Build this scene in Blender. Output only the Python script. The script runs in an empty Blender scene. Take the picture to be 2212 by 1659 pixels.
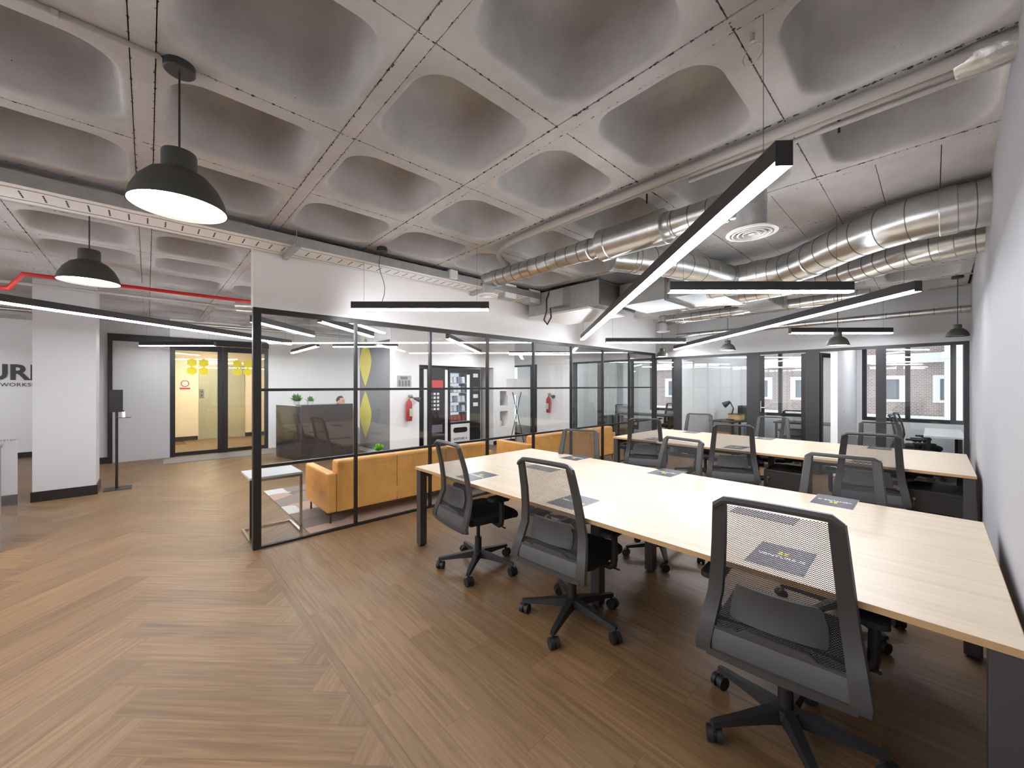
import bpy, bmesh, math, random
from mathutils import Vector, Matrix
random.seed(7)
PI = math.pi
SC = bpy.context.scene
COL = SC.collection

# ------------------------------------------------------------------ camera
cam_d = bpy.data.cameras.new('camera'); cam = bpy.data.objects.new('camera', cam_d); COL.objects.link(cam)
cam.location = (0, 0, 1.5); cam.rotation_euler = (PI/2, 0, math.radians(47.1096))
cam_d.sensor_width = 36.0; cam_d.lens = 13.788; cam_d.shift_y = 0.00158
cam_d.clip_start = 0.05; cam_d.clip_end = 200
SC.camera = cam
# ------------------------------------------------------------------ world + exposure
W = bpy.data.worlds.new('overcast'); SC.world = W; W.use_nodes = True
bgn = W.node_tree.nodes['Background']; bgn.inputs[0].default_value = (0.86, 0.92, 1.0, 1); bgn.inputs[1].default_value = 1.7
SC.view_settings.view_transform = 'Standard'; SC.view_settings.look = 'None'
SC.view_settings.gamma = 1.0; SC.view_settings.exposure = 0.52; SC.view_settings.use_curve_mapping = False
SC.cycles.use_denoising = True; SC.cycles.use_light_tree = False
SC.cycles.use_adaptive_sampling = True; SC.cycles.adaptive_threshold = .035
SC.cycles.max_bounces = 8; SC.cycles.diffuse_bounces = 4; SC.cycles.glossy_bounces = 4; SC.cycles.transparent_max_bounces = 16
SC.cycles.caustics_reflective = False; SC.cycles.caustics_refractive = False
LAMP = 48.0          # radiance of the linear lamp diffusers
PEND = 22.0          # radiance of the pendant lamp openings

# ------------------------------------------------------------------ materials
def lin(c):
    return tuple(((v/255/12.92) if v/255 <= .04045 else ((v/255+.055)/1.055)**2.4) for v in c)
MATS = {}
def mat(name, rgb=(128,128,128), rough=.5, metal=0., spec=.5, noise=None, bump=None, emit=None, coat=0.):
    m = bpy.data.materials.new(name); m.use_nodes = True; MATS[name] = m
    nt = m.node_tree; b = nt.nodes['Principled BSDF']; c = lin(rgb)
    b.inputs['Base Color'].default_value = (*c, 1); b.inputs['Roughness'].default_value = rough
    b.inputs['Metallic'].default_value = metal; b.inputs['Specular IOR Level'].default_value = spec
    if coat: b.inputs['Coat Weight'].default_value = coat
    if emit: b.inputs['Emission Color'].default_value = (*emit[0], 1); b.inputs['Emission Strength'].default_value = emit[1]
    if noise or bump:
        tc = nt.nodes.new('ShaderNodeTexCoord')
    if noise:
        sc, amt = noise
        n = nt.nodes.new('ShaderNodeTexNoise'); n.inputs['Scale'].default_value = sc; n.inputs['Detail'].default_value = 6; n.inputs['Roughness'].default_value = .65
        nt.links.new(tc.outputs['Object'], n.inputs['Vector'])
        r = nt.nodes.new('ShaderNodeValToRGB'); r.color_ramp.elements[0].position = .3; r.color_ramp.elements[1].position = .7
        r.color_ramp.elements[0].color = (*[v*(1-amt) for v in c], 1); r.color_ramp.elements[1].color = (*[min(1, v*(1+amt)) for v in c], 1)
        nt.links.new(n.outputs['Fac'], r.inputs['Fac']); nt.links.new(r.outputs['Color'], b.inputs['Base Color'])
    if bump:
        sc, st = bump
        n2 = nt.nodes.new('ShaderNodeTexNoise'); n2.inputs['Scale'].default_value = sc; n2.inputs['Detail'].default_value = 4
        nt.links.new(tc.outputs['Object'], n2.inputs['Vector'])
        bp = nt.nodes.new('ShaderNodeBump'); bp.inputs['Strength'].default_value = st; bp.inputs['Distance'].default_value = .01
        nt.links.new(n2.outputs['Fac'], bp.inputs['Height']); nt.links.new(bp.outputs['Normal'], b.inputs['Normal'])
    return m

def concrete_mat():
    m = mat('concrete', (176,168,158), .85, noise=None); nt = m.node_tree; b = nt.nodes['Principled BSDF']
    g = nt.nodes.new('ShaderNodeNewGeometry')
    n = nt.nodes.new('ShaderNodeTexNoise'); n.inputs['Scale'].default_value = 1.7; n.inputs['Detail'].default_value = 8; n.inputs['Roughness'].default_value = .62
    nt.links.new(g.outputs['Position'], n.inputs['Vector'])
    r = nt.nodes.new('ShaderNodeValToRGB'); r.color_ramp.elements[0].position = .28; r.color_ramp.elements[1].position = .72
    r.color_ramp.elements[0].color = (*lin((164,162,160)), 1); r.color_ramp.elements[1].color = (*lin((202,200,198)), 1)
    nt.links.new(n.outputs['Fac'], r.inputs['Fac'])
    v = nt.nodes.new('ShaderNodeTexVoronoi'); v.inputs['Scale'].default_value = 30
    nt.links.new(g.outputs['Position'], v.inputs['Vector'])
    n3 = nt.nodes.new('ShaderNodeTexNoise'); n3.inputs['Scale'].default_value = 3.1; nt.links.new(g.outputs['Position'], n3.inputs['Vector'])
    mr = nt.nodes.new('ShaderNodeMapRange'); mr.inputs['From Min'].default_value = .52; mr.inputs['From Max'].default_value = .72; mr.inputs['To Min'].default_value = 0; mr.inputs['To Max'].default_value = .085
    nt.links.new(n3.outputs['Fac'], mr.inputs['Value'])
    lt = nt.nodes.new('ShaderNodeMath'); lt.operation = 'LESS_THAN'
    nt.links.new(v.outputs['Distance'], lt.inputs[0]); nt.links.new(mr.outputs['Result'], lt.inputs[1])
    mx = nt.nodes.new('ShaderNodeMixRGB'); mx.inputs['Color2'].default_value = (*lin((70,62,55)), 1)
    nt.links.new(lt.outputs[0], mx.inputs['Fac']); nt.links.new(r.outputs['Color'], mx.inputs['Color1']); nt.links.new(mx.outputs['Color'], b.inputs['Base Color'])
    # ragged dark grout that follows the joints of the waffle pans
    sp = nt.nodes.new('ShaderNodeSeparateXYZ'); nt.links.new(g.outputs['Position'], sp.inputs[0])
    def M(op, a, b=None):
        q = nt.nodes.new('ShaderNodeMath'); q.operation = op
        for i, v_ in enumerate((a, b)):
            if v_ is None: continue
            if isinstance(v_, (int, float)): q.inputs[i].default_value = v_
            else: nt.links.new(v_, q.inputs[i])
        return q.outputs[0]
    dx = M('PINGPONG', M('ADD', sp.outputs['X'], .53+83.8), .838/2); dy = M('ABSOLUTE', M('SUBTRACT', M('PINGPONG', M('ADD', sp.outputs['Y'], .015+82.5), .825/2), .04))
    nf = nt.nodes.new('ShaderNodeTexNoise'); nf.inputs['Scale'].default_value = 34; nf.inputs['Detail'].default_value = 6; nf.inputs['Roughness'].default_value = .7; nt.links.new(g.outputs['Position'], nf.inputs['Vector'])
    nl = nt.nodes.new('ShaderNodeTexNoise'); nl.inputs['Scale'].default_value = 2.2; nt.links.new(g.outputs['Position'], nl.inputs['Vector'])
    wd = M('MULTIPLY', M('SUBTRACT', nf.outputs['Fac'], .50), M('MULTIPLY', nl.outputs['Fac'], .12))
    dm = M('GREATER_THAN', wd, M('MINIMUM', dx, dy))
    mx2 = nt.nodes.new('ShaderNodeMixRGB'); mx2.inputs['Color2'].default_value = (*lin((62,56,50)), 1)
    nt.links.new(dm, mx2.inputs['Fac']); nt.links.new(mx.outputs['Color'], mx2.inputs['Color1']); nt.links.new(mx2.outputs['Color'], b.inputs['Base Color'])
    n2 = nt.nodes.new('ShaderNodeTexNoise'); n2.inputs['Scale'].default_value = 30; n2.inputs['Detail'].default_value = 5
    nt.links.new(g.outputs['Position'], n2.inputs['Vector'])
    bp = nt.nodes.new('ShaderNodeBump'); bp.inputs['Strength'].default_value = .25; bp.inputs['Distance'].default_value = .01
    nt.links.new(n2.outputs['Fac'], bp.inputs['Height']); nt.links.new(bp.outputs['Normal'], b.inputs['Normal'])
    return m

def wood_mat(name, dark, light, rough=.38, scale=(1.6, 26), tint=True, coat=0.):
    m = mat(name, light, rough); nt = m.node_tree; b = nt.nodes['Principled BSDF']
    uv = nt.nodes.new('ShaderNodeUVMap'); uv.uv_map = 'UVMap'
    mp = nt.nodes.new('ShaderNodeMapping'); mp.inputs['Scale'].default_value = (scale[0], scale[1], 1)
    nt.links.new(uv.outputs['UV'], mp.inputs['Vector'])
    n = nt.nodes.new('ShaderNodeTexNoise'); n.inputs['Scale'].default_value = 1.0; n.inputs['Detail'].default_value = 7; n.inputs['Roughness'].default_value = .62; n.inputs['Distortion'].default_value = .6
    nt.links.new(mp.outputs['Vector'], n.inputs['Vector'])
    r = nt.nodes.new('ShaderNodeValToRGB'); r.color_ramp.elements[0].position = .30; r.color_ramp.elements[1].position = .66
    r.color_ramp.elements[0].color = (*lin(dark), 1); r.color_ramp.elements[1].color = (*lin(light), 1)
    nt.links.new(n.outputs['Fac'], r.inputs['Fac']); out = r.outputs['Color']
    if tint:
        at = nt.nodes.new('ShaderNodeAttribute'); at.attribute_name = 'tint'
        mr = nt.nodes.new('ShaderNodeMapRange'); mr.inputs['To Min'].default_value = .82; mr.inputs['To Max'].default_value = 1.08
        nt.links.new(at.outputs['Fac'], mr.inputs['Value'])
        mx = nt.nodes.new('ShaderNodeMixRGB'); mx.blend_type = 'MULTIPLY'; mx.inputs['Fac'].default_value = 1
        nt.links.new(out, mx.inputs['Color1']); nt.links.new(mr.outputs['Result'], mx.inputs['Color2']); out = mx.outputs['Color']
    nt.links.new(out, b.inputs['Base Color'])
    bp = nt.nodes.new('ShaderNodeBump'); bp.inputs['Strength'].default_value = .08; bp.inputs['Distance'].default_value = .004
    nt.links.new(n.outputs['Fac'], bp.inputs['Height']); nt.links.new(bp.outputs['Normal'], b.inputs['Normal'])
    return m

def glass_mat(name, tintc=(.97,.985,.98), ior=1.55, boost=1.0):
    m = bpy.data.materials.new(name); m.use_nodes = True; MATS[name] = m; nt = m.node_tree; nt.nodes.clear()
    o = nt.nodes.new('ShaderNodeOutputMaterial'); mx = nt.nodes.new('ShaderNodeMixShader')
    t = nt.nodes.new('ShaderNodeBsdfTransparent'); t.inputs[0].default_value = (*tintc, 1)
    g = nt.nodes.new('ShaderNodeBsdfGlossy'); g.inputs['Roughness'].default_value = .02; g.inputs['Color'].default_value = (1,1,1,1)
    f = nt.nodes.new('ShaderNodeLayerWeight'); f.inputs['Blend'].default_value = .5
    pw = nt.nodes.new('ShaderNodeMath'); pw.operation = 'POWER'; pw.inputs[1].default_value = 4.2; nt.links.new(f.outputs['Facing'], pw.inputs[0])
    k = nt.nodes.new('ShaderNodeMath'); k.operation = 'MULTIPLY_ADD'; k.inputs[1].default_value = .85*boost; k.inputs[2].default_value = ((ior-1)/(ior+1))**2*boost; k.use_clamp = True
    nt.links.new(pw.outputs[0], k.inputs[0]); nt.links.new(k.outputs[0], mx.inputs[0]); nt.links.new(t.outputs[0], mx.inputs[1]); nt.links.new(g.outputs[0], mx.inputs[2]); nt.links.new(mx.outputs[0], o.inputs[0])
    return m

def mesh_fabric_mat(name, rgb, period=.0062, cover=.45):
    m = bpy.data.materials.new(name); m.use_nodes = True; MATS[name] = m; nt = m.node_tree; b = nt.nodes['Principled BSDF']
    b.inputs['Base Color'].default_value = (*lin(rgb), 1); b.inputs['Roughness'].default_value = .6
    o = nt.nodes['Material Output']; mx = nt.nodes.new('ShaderNodeMixShader'); t = nt.nodes.new('ShaderNodeBsdfTransparent')
    tc = nt.nodes.new('ShaderNodeTexCoord'); sp = nt.nodes.new('ShaderNodeSeparateXYZ'); nt.links.new(tc.outputs['Object'], sp.inputs[0])
    def s(a, bb):
        ma = nt.nodes.new('ShaderNodeMath'); ma.operation = 'MULTIPLY'; ma.inputs[1].default_value = a; nt.links.new(sp.outputs['X'], ma.inputs[0])
        mb = nt.nodes.new('ShaderNodeMath'); mb.operation = 'MULTIPLY_ADD'; mb.inputs[1].default_value = bb; nt.links.new(sp.outputs['Z'], mb.inputs[0]); nt.links.new(ma.outputs[0], mb.inputs[2])
        c = nt.nodes.new('ShaderNodeMath'); c.operation = 'COSINE'; nt.links.new(mb.outputs[0], c.inputs[0]); return c
    k = 2*PI/period
    a1, a2 = s(k*.6, k*.8), s(k*.6, -k*.8)
    ad = nt.nodes.new('ShaderNodeMath'); ad.operation = 'ADD'; nt.links.new(a1.outputs[0], ad.inputs[0]); nt.links.new(a2.outputs[0], ad.inputs[1])
    gt = nt.nodes.new('ShaderNodeMath'); gt.operation = 'GREATER_THAN'; gt.inputs[1].default_value = cover; nt.links.new(ad.outputs[0], gt.inputs[0])
    nt.links.new(gt.outputs[0], mx.inputs[0]); nt.links.new(b.outputs[0], mx.inputs[1]); nt.links.new(t.outputs[0], mx.inputs[2]); nt.links.new(mx.outputs[0], o.inputs[0])
    return m

concrete_mat()
wood_mat('plank', (102,77,50), (134,104,71), .42, (2.0, 42)); MATS['plank'].node_tree.nodes['Principled BSDF'].inputs['Specular IOR Level'].default_value = .32
wood_mat('oak', (192,174,150), (210,193,169), .34, (1.2, 22), tint=False)
wood_mat('oak_edge', (176,142,100), (196,160,116), .5, (3, 60), tint=False)
glass_mat('glass'); glass_mat('glass_clear', (.98,.985,.985), 1.5); glass_mat('door_glass', (.99,.98,.95), 1.5)
mesh_fabric_mat('mesh_black', (50,49,49), cover=.0)
mat('joint', (96,74,54), .9)
mat('wall_white', (241,239,237), .55, bump=(180, .03)); mat('wall_white_dimmed', (184,182,181), .55, bump=(180,.03)); mat('wall_gloss', (160,158,160), .7)  # second white darkened, its colour offsets strong lamp light on those walls
mat('cream', (238,228,206), .6); mat('ceil_white', (225,225,223), .8)
mat('black_metal', (40,37,35), .38, .3); mat('dark_frame', (52,51,52), .45, .2); mat('skirting', (30,24,22), .4)
mat('desk_leg', (78,74,73), .42, .3)
mat('galv', (205,206,204), .30, 1., noise=(9, .10)); mat('galv_dull', (190,190,188), .5, .85, noise=(14,.12)); mat('galv_seam', (120,118,114), .5, .8)
mat('tray_white', (244,243,240), .4); mat('slot_dark', (40,38,36), .8)
mat('chair_plastic', (62,60,59), .42); mat('chair_gray', (76,75,75), .5); mat('chair_lumbar', (58,57,57), .5); mat('chair_dark', (34,33,33), .5); mat('fabric_black', (26,26,27), .85, bump=(300,.1)); mat('rubber', (30,30,31), .55)
mat('lamp_black', (50,49,50), .5); mat('pendant_black', (66,66,60), .5); mat('lamp_white', (235,235,232), .5)
mat('lamp_emit', (255,255,255), .5, emit=((.93, .97, 1.05), LAMP)); mat('pendant_emit', (255,255,255), .5, emit=((1., .97, .91), PEND)); mat('warm_emit', (255,255,255), .5, emit=((1., .90, .70), 105.))
mat('leather', (226,160,84), .42, noise=(5,.10), bump=(60,.05)); mat('leather_seam', (150,88,36), .6)
mat('steel', (200,196,186), .22, 1.); mat('table_gray', (176,174,172), .45)
mat('red', (190,34,30), .4); mat('red_deep', (170,30,40), .35); mat('green_label', (170,205,170), .6)
mat('yellow', (204,190,84), .6); mat('yellow_decal', (240,222,60), .7); mat('gray_panel', (120,118,120), .6)
mat('desk_dark', (54,49,47), .22, coat=.6); mat('counter_gloss', (120,116,116), .12, coat=1.)
mat('brochure', (62,60,68), .35); mat('brochure_back', (226,224,222), .5); mat('ink_white', (235,235,235), .6); mat('ink_yellow', (230,210,50), .6); mat('ink_dark', (66,64,68), .6); mat('ink_blue', (44,54,96), .6); mat('ink_red', (190,60,50), .6)
mat('pedestal', (44,41,39), .4); mat('brass', (200,170,110), .3, 1.)
mat('mat_gray', (126,120,114), .95); mat('elevator', (186,190,166), .3, .35); mat('carpet', (96,92,90), .95)
mat('plant', (88,140,48), .7); mat('plant_bright', (120,190,40), .7); mat('pot', (230,228,224), .5)
mat('skin', (214,168,146), .5); mat('hair', (62,48,40), .7); mat('shirt', (150,156,170), .8)
mat('vend_black', (32,32,34), .3); mat('vend_white', (228,227,226), .4); mat('vend_lit', (215,222,228), .5, emit=((.85,.93,1.), .55)); mat('packet_white', (230,230,232), .4); mat('packet_red', (150,60,56), .4); mat('packet_blue', (120,130,160), .4)
mat('brick', (150,118,108), .85, noise=(3,.15)); mat('stone', (226,226,226), .8); mat('window_gray', (110,116,124), .2); mat('stucco', (228,228,226), .85)
mat('box_tan', (196,160,100), .8); mat('picture_blue', (170,196,220), .5); mat('cable', (70,66,62), .6); mat('pipe_gray', (168,163,156), .5); mat('foil', (205,203,198), .38, .9, bump=(40,.5))
def rug_mat():
    m = mat('rug', (170,130,110), .95); nt = m.node_tree; b = nt.nodes['Principled BSDF']; tc = nt.nodes.new('ShaderNodeTexCoord')
    mp = nt.nodes.new('ShaderNodeMapping'); mp.inputs['Scale'].default_value = (1.6, 1.1, 1); nt.links.new(tc.outputs['Object'], mp.inputs[0])
    v = nt.nodes.new('ShaderNodeTexVoronoi'); v.distance = 'CHEBYCHEV'; v.inputs['Scale'].default_value = 1.4; nt.links.new(mp.outputs[0], v.inputs['Vector'])
    r = nt.nodes.new('ShaderNodeValToRGB'); r.color_ramp.interpolation = 'CONSTANT'
    cs = [(0,(140,118,106)),(.22,(112,100,92)),(.4,(168,138,124)),(.55,(184,182,178)),(.72,(128,116,108)),(.88,(164,160,152))]
    while len(r.color_ramp.elements) < len(cs): r.color_ramp.elements.new(.5)
    for e, (p, c) in zip(r.color_ramp.elements, cs): e.position = p; e.color = (*lin(c), 1)
    nt.links.new(v.outputs['Color'], r.inputs['Fac']); nt.links.new(r.outputs['Color'], b.inputs['Base Color'])
rug_mat()
def facade_mat():
    m = mat('brick_far', (150,118,108), .9); nt = m.node_tree; b = nt.nodes['Principled BSDF']; tc = nt.nodes.new('ShaderNodeTexCoord')
    sp = nt.nodes.new('ShaderNodeSeparateXYZ'); cb = nt.nodes.new('ShaderNodeCombineXYZ'); nt.links.new(tc.outputs['Object'], sp.inputs[0])
    nt.links.new(sp.outputs['X'], cb.inputs['X']); nt.links.new(sp.outputs['Z'], cb.inputs['Y'])
    br = nt.nodes.new('ShaderNodeTexBrick'); br.inputs['Scale'].default_value = 3.2; br.inputs['Color1'].default_value = (*lin((150,134,128)),1); br.inputs['Color2'].default_value = (*lin((132,118,114)),1); br.inputs['Mortar'].default_value = (*lin((190,180,174)),1); br.inputs['Mortar Size'].default_value = .03
    nt.links.new(cb.outputs[0], br.inputs['Vector']); nt.links.new(br.outputs['Color'], b.inputs['Base Color'])
facade_mat()

# ------------------------------------------------------------------ mesh builder
class MB:
    def __init__(s): s.v = []; s.f = []; s.uv = {}
    def add(s, vs, fs):
        o = len(s.v); s.v += [tuple(v) for v in vs]; s.f += [tuple(o+i for i in f) for f in fs]; return s
    def box(s, x0, x1, y0, y1, z0, z1, M=None):
        vs = [Vector(p) for p in ((x0,y0,z0),(x1,y0,z0),(x1,y1,z0),(x0,y1,z0),(x0,y0,z1),(x1,y0,z1),(x1,y1,z1),(x0,y1,z1))]
        if M: vs = [M @ v for v in vs]
        return s.add(vs, [(3,2,1,0),(4,5,6,7),(0,1,5,4),(1,2,6,5),(2,3,7,6),(3,0,4,7)])
    def prism(s, poly, z0, z1, M=None):
        n = len(poly); vs = [Vector((x,y,z0)) for x,y in poly] + [Vector((x,y,z1)) for x,y in poly]
        if M: vs = [M @ v for v in vs]
        return s.add(vs, [tuple(range(n-1,-1,-1)), tuple(range(n,2*n))] + [(i,(i+1)%n,n+(i+1)%n,n+i) for i in range(n)])
    def loft(s, rings, closed=True, cap=True):
        n = len(rings[0]); o = len(s.v); fs = []
        for r in rings: s.v += [tuple(p) for p in r]
        for k in range(len(rings)-1):
            for i in range(n if closed else n-1):
                j = (i+1) % n; fs.append((o+k*n+i, o+k*n+j, o+(k+1)*n+j, o+(k+1)*n+i))
        if cap and closed: fs.append(tuple(o+i for i in range(n-1,-1,-1))); fs.append(tuple(o+(len(rings)-1)*n+i for i in range(n)))
        s.f += fs; return s
    def tube(s, path, r, n=10, cap=True):
        path = [Vector(p) for p in path]; rr = r if isinstance(r, (list,tuple)) else [r]*len(path); rings = []; up0 = None
        for i, p in enumerate(path):
            t = (path[min(i+1,len(path)-1)] - path[max(i-1,0)]).normalized()
            if up0 is None: up0 = Vector((0,0,1)) if abs(t.z) < .9 else Vector((1,0,0))
            a = t.cross(up0); a.normalize(); b = a.cross(t).normalized(); up0 = b
            rings.append([p + (a*math.cos(2*PI*k/n) + b*math.sin(2*PI*k/n))*rr[i] for k in range(n)])
        return s.loft(rings, cap=cap)
    def cyl(s, p0, p1, r, n=12, r2=None): return s.tube([p0, p1], [r, r if r2 is None else r2], n)
    def lathe(s, prof, n=32, c=(0,0,0)):
        rings = [[(c[0]+r*math.cos(2*PI*k/n), c[1]+r*math.sin(2*PI*k/n), c[2]+z) for k in range(n)] for r, z in prof]
        return s.loft(rings, cap=False)
    def disc(s, r, z, n=32, c=(0,0,0), down=True):
        vs = [(c[0]+r*math.cos(2*PI*k/n), c[1]+r*math.sin(2*PI*k/n), c[2]+z) for k in range(n)]
        return s.add(vs, [tuple(range(n-1,-1,-1)) if down else tuple(range(n))])
    def mesh(s, name, smooth=False):
        me = bpy.data.meshes.new(name); me.from_pydata(s.v, [], s.f); me.update()
        if smooth:
            me.shade_smooth(); me.set_sharp_from_angle(angle=math.radians(38))
        return me
    def obj(s, name, m, parent=None, smooth=False, bevel=0, uvbox=False):
        me = s.mesh(name, smooth)
        if m: me.materials.append(MATS[m])
        if uvbox: box_uv(me)
        o = link(name, me, parent)
        if bevel:
            b = o.modifiers.new('bevel', 'BEVEL'); b.width = bevel; b.segments = 2; b.limit_method = 'ANGLE'; b.angle_limit = math.radians(40)
        return o
def box_uv(me, swap=False):
    l = me.uv_layers.new(name='UVMap')
    for p in me.polygons:
        n = p.normal
        for li in p.loop_indices:
            c = me.vertices[me.loops[li].vertex_index].co
            if abs(n.z) > .7: u, v = c.x, c.y
            elif abs(n.y) > .7: u, v = c.x, c.z
            else: u, v = c.y, c.z
            l.data[li].uv = (v, u) if swap else (u, v)
def link(name, data, parent=None):
    o = bpy.data.objects.new(name, data); COL.objects.link(o)
    if parent is not None: o.parent = parent
    return o
def tag(o, label=None, cat=None, group=None, kind=None):
    if label: o['label'] = label
    if cat: o['category'] = cat
    if group: o['group'] = group
    if kind: o['kind'] = kind
    return o
def thing(name, label, cat, loc=(0,0,0), rz=0, group=None):
    o = link(name, None); o.location = loc; o.rotation_euler = (0,0,rz); o.empty_display_size = .1
    return tag(o, label, cat, group)
def struct(o): o['kind'] = 'structure'; return o
def box(name, m, x0, x1, y0, y1, z0, z1, parent=None, bevel=0):
    return MB().box(x0,x1,y0,y1,z0,z1).obj(name, m, parent, bevel=bevel)
def dup(root, loc, rz, label=None, scale=None):
    def cp(o, par):
        c = o.copy(); COL.objects.link(c); c.parent = par
        for ch in o.children: cp(ch, c)
        return c
    r = cp(root, None); r.location = loc; r.rotation_euler = (0,0,rz)
    if label: r['label'] = label
    if scale: r.scale = scale
    return r
def text(s, size, m, M, parent, name='lettering', depth=.002, bold=0.0, spacing=1.0):
    cu = bpy.data.curves.new('t', 'FONT'); cu.body = s; cu.size = size; cu.extrude = depth/2; cu.align_x = 'CENTER'; cu.align_y = 'CENTER'; cu.offset = bold; cu.space_character = spacing; cu.resolution_u = 3
    t = bpy.data.objects.new('t', cu); COL.objects.link(t)
    me = bpy.data.meshes.new_from_object(t.evaluated_get(bpy.context.evaluated_depsgraph_get()))
    bpy.data.objects.remove(t); bpy.data.curves.remove(cu)
    me.transform(M); me.materials.clear(); me.materials.append(MATS[m]); me.name = name
    return link(name, me, parent)
def basis(o, x, y):
    x = Vector(x).normalized(); y = Vector(y).normalized(); z = x.cross(y)
    return Matrix(((x.x,y.x,z.x,o[0]),(x.y,y.y,z.y,o[1]),(x.z,y.z,z.z,o[2]),(0,0,0,1)))

# projected size (used only to choose which 300 planks become single objects)
FX = 847.2; FW = Vector((-.73266,.68060,0)); RT = Vector((.68060,.73266,0))
def px(p):
    v = Vector(p) - Vector((0,0,1.5)); d = v.dot(FW)
    if d < .25: return None
    return (1106 + FX*v.dot(RT)/d, 833 - FX*v.z/d)

# ================================================================== SETTING
ZC = 2.88; YB = 8.25
def wx(y): return .168 + .0217*y                       # face of the right hand wall
floor = struct(box('floor', 'joint', -15.5, .62, -4.3, 11.3, -.25, -.008))
# ---- planks
def clip(poly, nx, ny, c):                             # keep nx*x+ny*y <= c
    out = []
    for i in range(len(poly)):
        a, b = poly[i], poly[(i+1) % len(poly)]; da = nx*a[0]+ny*a[1]-c; db = nx*b[0]+ny*b[1]-c
        if da <= 0: out.append(a)
        if (da < 0 < db) or (db < 0 < da):
            t = da/(da-db); out.append((a[0]+(b[0]-a[0])*t, a[1]+(b[1]-a[1])*t))
    return out
def area(p): return abs(sum(p[i][0]*p[(i+1)%len(p)][1]-p[(i+1)%len(p)][0]*p[i][1] for i in range(len(p))))/2
PL = []                                                # (polygon, direction)
L_, w_ = 1.0, .18
S2 = math.sqrt(.5); g_ = .0003
def rot(p): return ((p[0]*S2 + p[1]*S2) - 3.30, (p[1]*S2 - p[0]*S2) + 1.292)   # herringbone columns run along X
def add_plank(poly, dirv, zones):
    for z in zones:
        q = poly
        for (nx, ny, c) in z:
            q = clip(q, nx, ny, c)
            if len(q) < 3: break
        if len(q) >= 3 and area(q) > .002: PL.append((q, dirv))
lobby = [(0,1,.72),(-1,0,13.0),(0,-1,4.0),(1,-.0217,.16)]      # Y<.72, X>-13, Y>-4
lounge = [(1,0,-4.235),(0,-1,-.72),(-1,0,10.9),(0,1,8.25)]
hall = [(1,0,-10.9),(0,-1,-.72),(-1,0,14.0),(0,1,3.0)]
zones = [lobby, lounge, hall]
for k in range(-90, 90):
    for m_ in range(-12, 13):
        ox, oy = k*w_ + m_*L_, k*w_ - m_*L_
        H = [(ox+g_,oy+g_),(ox+L_-g_,oy+g_),(ox+L_-g_,oy+w_-g_),(ox+g_,oy+w_-g_)]
        V = [(ox+L_+g_,oy+w_-L_+g_),(ox+L_+w_-g_,oy+w_-L_+g_),(ox+L_+w_-g_,oy+w_-g_),(ox+L_+g_,oy+w_-g_)]
        for q, dv in ((H,(S2,-S2)),(V,(S2,S2))):
            r = [rot(p) for p in q]
            cx = sum(p[0] for p in r)/4; cy = sum(p[1] for p in r)/4
            if -14.9 < cx < 1.0 and -4.9 < cy < 9.2: add_plank(r, dv, zones)
office = [(-1,0,4.235),(0,1,8.25),(1,-.0217,.16)]
PL.append(([(-4.235,.7206),(wx(.74)-.008,.7206),(wx(.77)-.008,.7694),(-4.235,.7694)], (1,0)))
y = .77; row = 0
while y < 8.25:
    x = -2.775 + (row % 3)*.3283 - 6*.985
    while x < .6:
        add_plank([(x+g_,y+g_),(x+.985-g_,y+g_),(x+.985-g_,y+.18-g_),(x+g_,y+.18-g_)], (1,0), [office]); x += .985
    y += .18; row += 1
def plank_geo(mb, info, q, dv):
    n = len(q); o = len(mb.v)
    mb.v += [(x,y_,0.) for x,y_ in q] + [(x,y_,-.008) for x,y_ in q]
    if sum(q[i][0]*q[(i+1)%n][1]-q[(i+1)%n][0]*q[i][1] for i in range(n)) < 0: top = tuple(o+i for i in range(n-1,-1,-1))
    else: top = tuple(o+i for i in range(n))
    fs = [top] + [(o+i,o+(i+1)%n,o+n+(i+1)%n,o+n+i) for i in range(n)]
    mb.f += fs; t = random.random(); ou, ov = random.uniform(0,60), random.uniform(0,60)
    info += [(t, ou, ov, dv)]*len(fs)
def plank_obj(name, plist, parent):
    mb = MB(); info = []
    for q, dv in plist: plank_geo(mb, info, q, dv)
    me = mb.mesh(name); me.materials.append(MATS['plank'])
    l = me.uv_layers.new(name='UVMap'); a = me.attributes.new('tint', 'FLOAT', 'FACE')
    for p in me.polygons:
        t, ou, ov, dv = info[p.index]; a.data[p.index].value = t
        for li in p.loop_indices:
            c = me.vertices[me.loops[li].vertex_index].co
            l.data[li].uv = (c.x*dv[0]+c.y*dv[1]+ou, -c.x*dv[1]+c.y*dv[0]+ov)
    return link(name, me, parent)
def pxarea(q):
    ps = [px((x,y_,0)) for x,y_ in q]
    if any(p is None for p in ps): return 0
    for nx, ny, c in ((-1,0,0),(1,0,2212),(0,-1,0),(0,1,1659)):
        ps = clip(ps, nx, ny, c)
        if len(ps) < 3: return 0
    return area(ps)
PL.sort(key=lambda t: -pxarea(t[0]))
for q, dv in PL[:300]: plank_obj('plank', [(q, dv)], floor)
o = plank_obj('plank', PL[300:], floor); o['kind'] = 'stuff'
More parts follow.
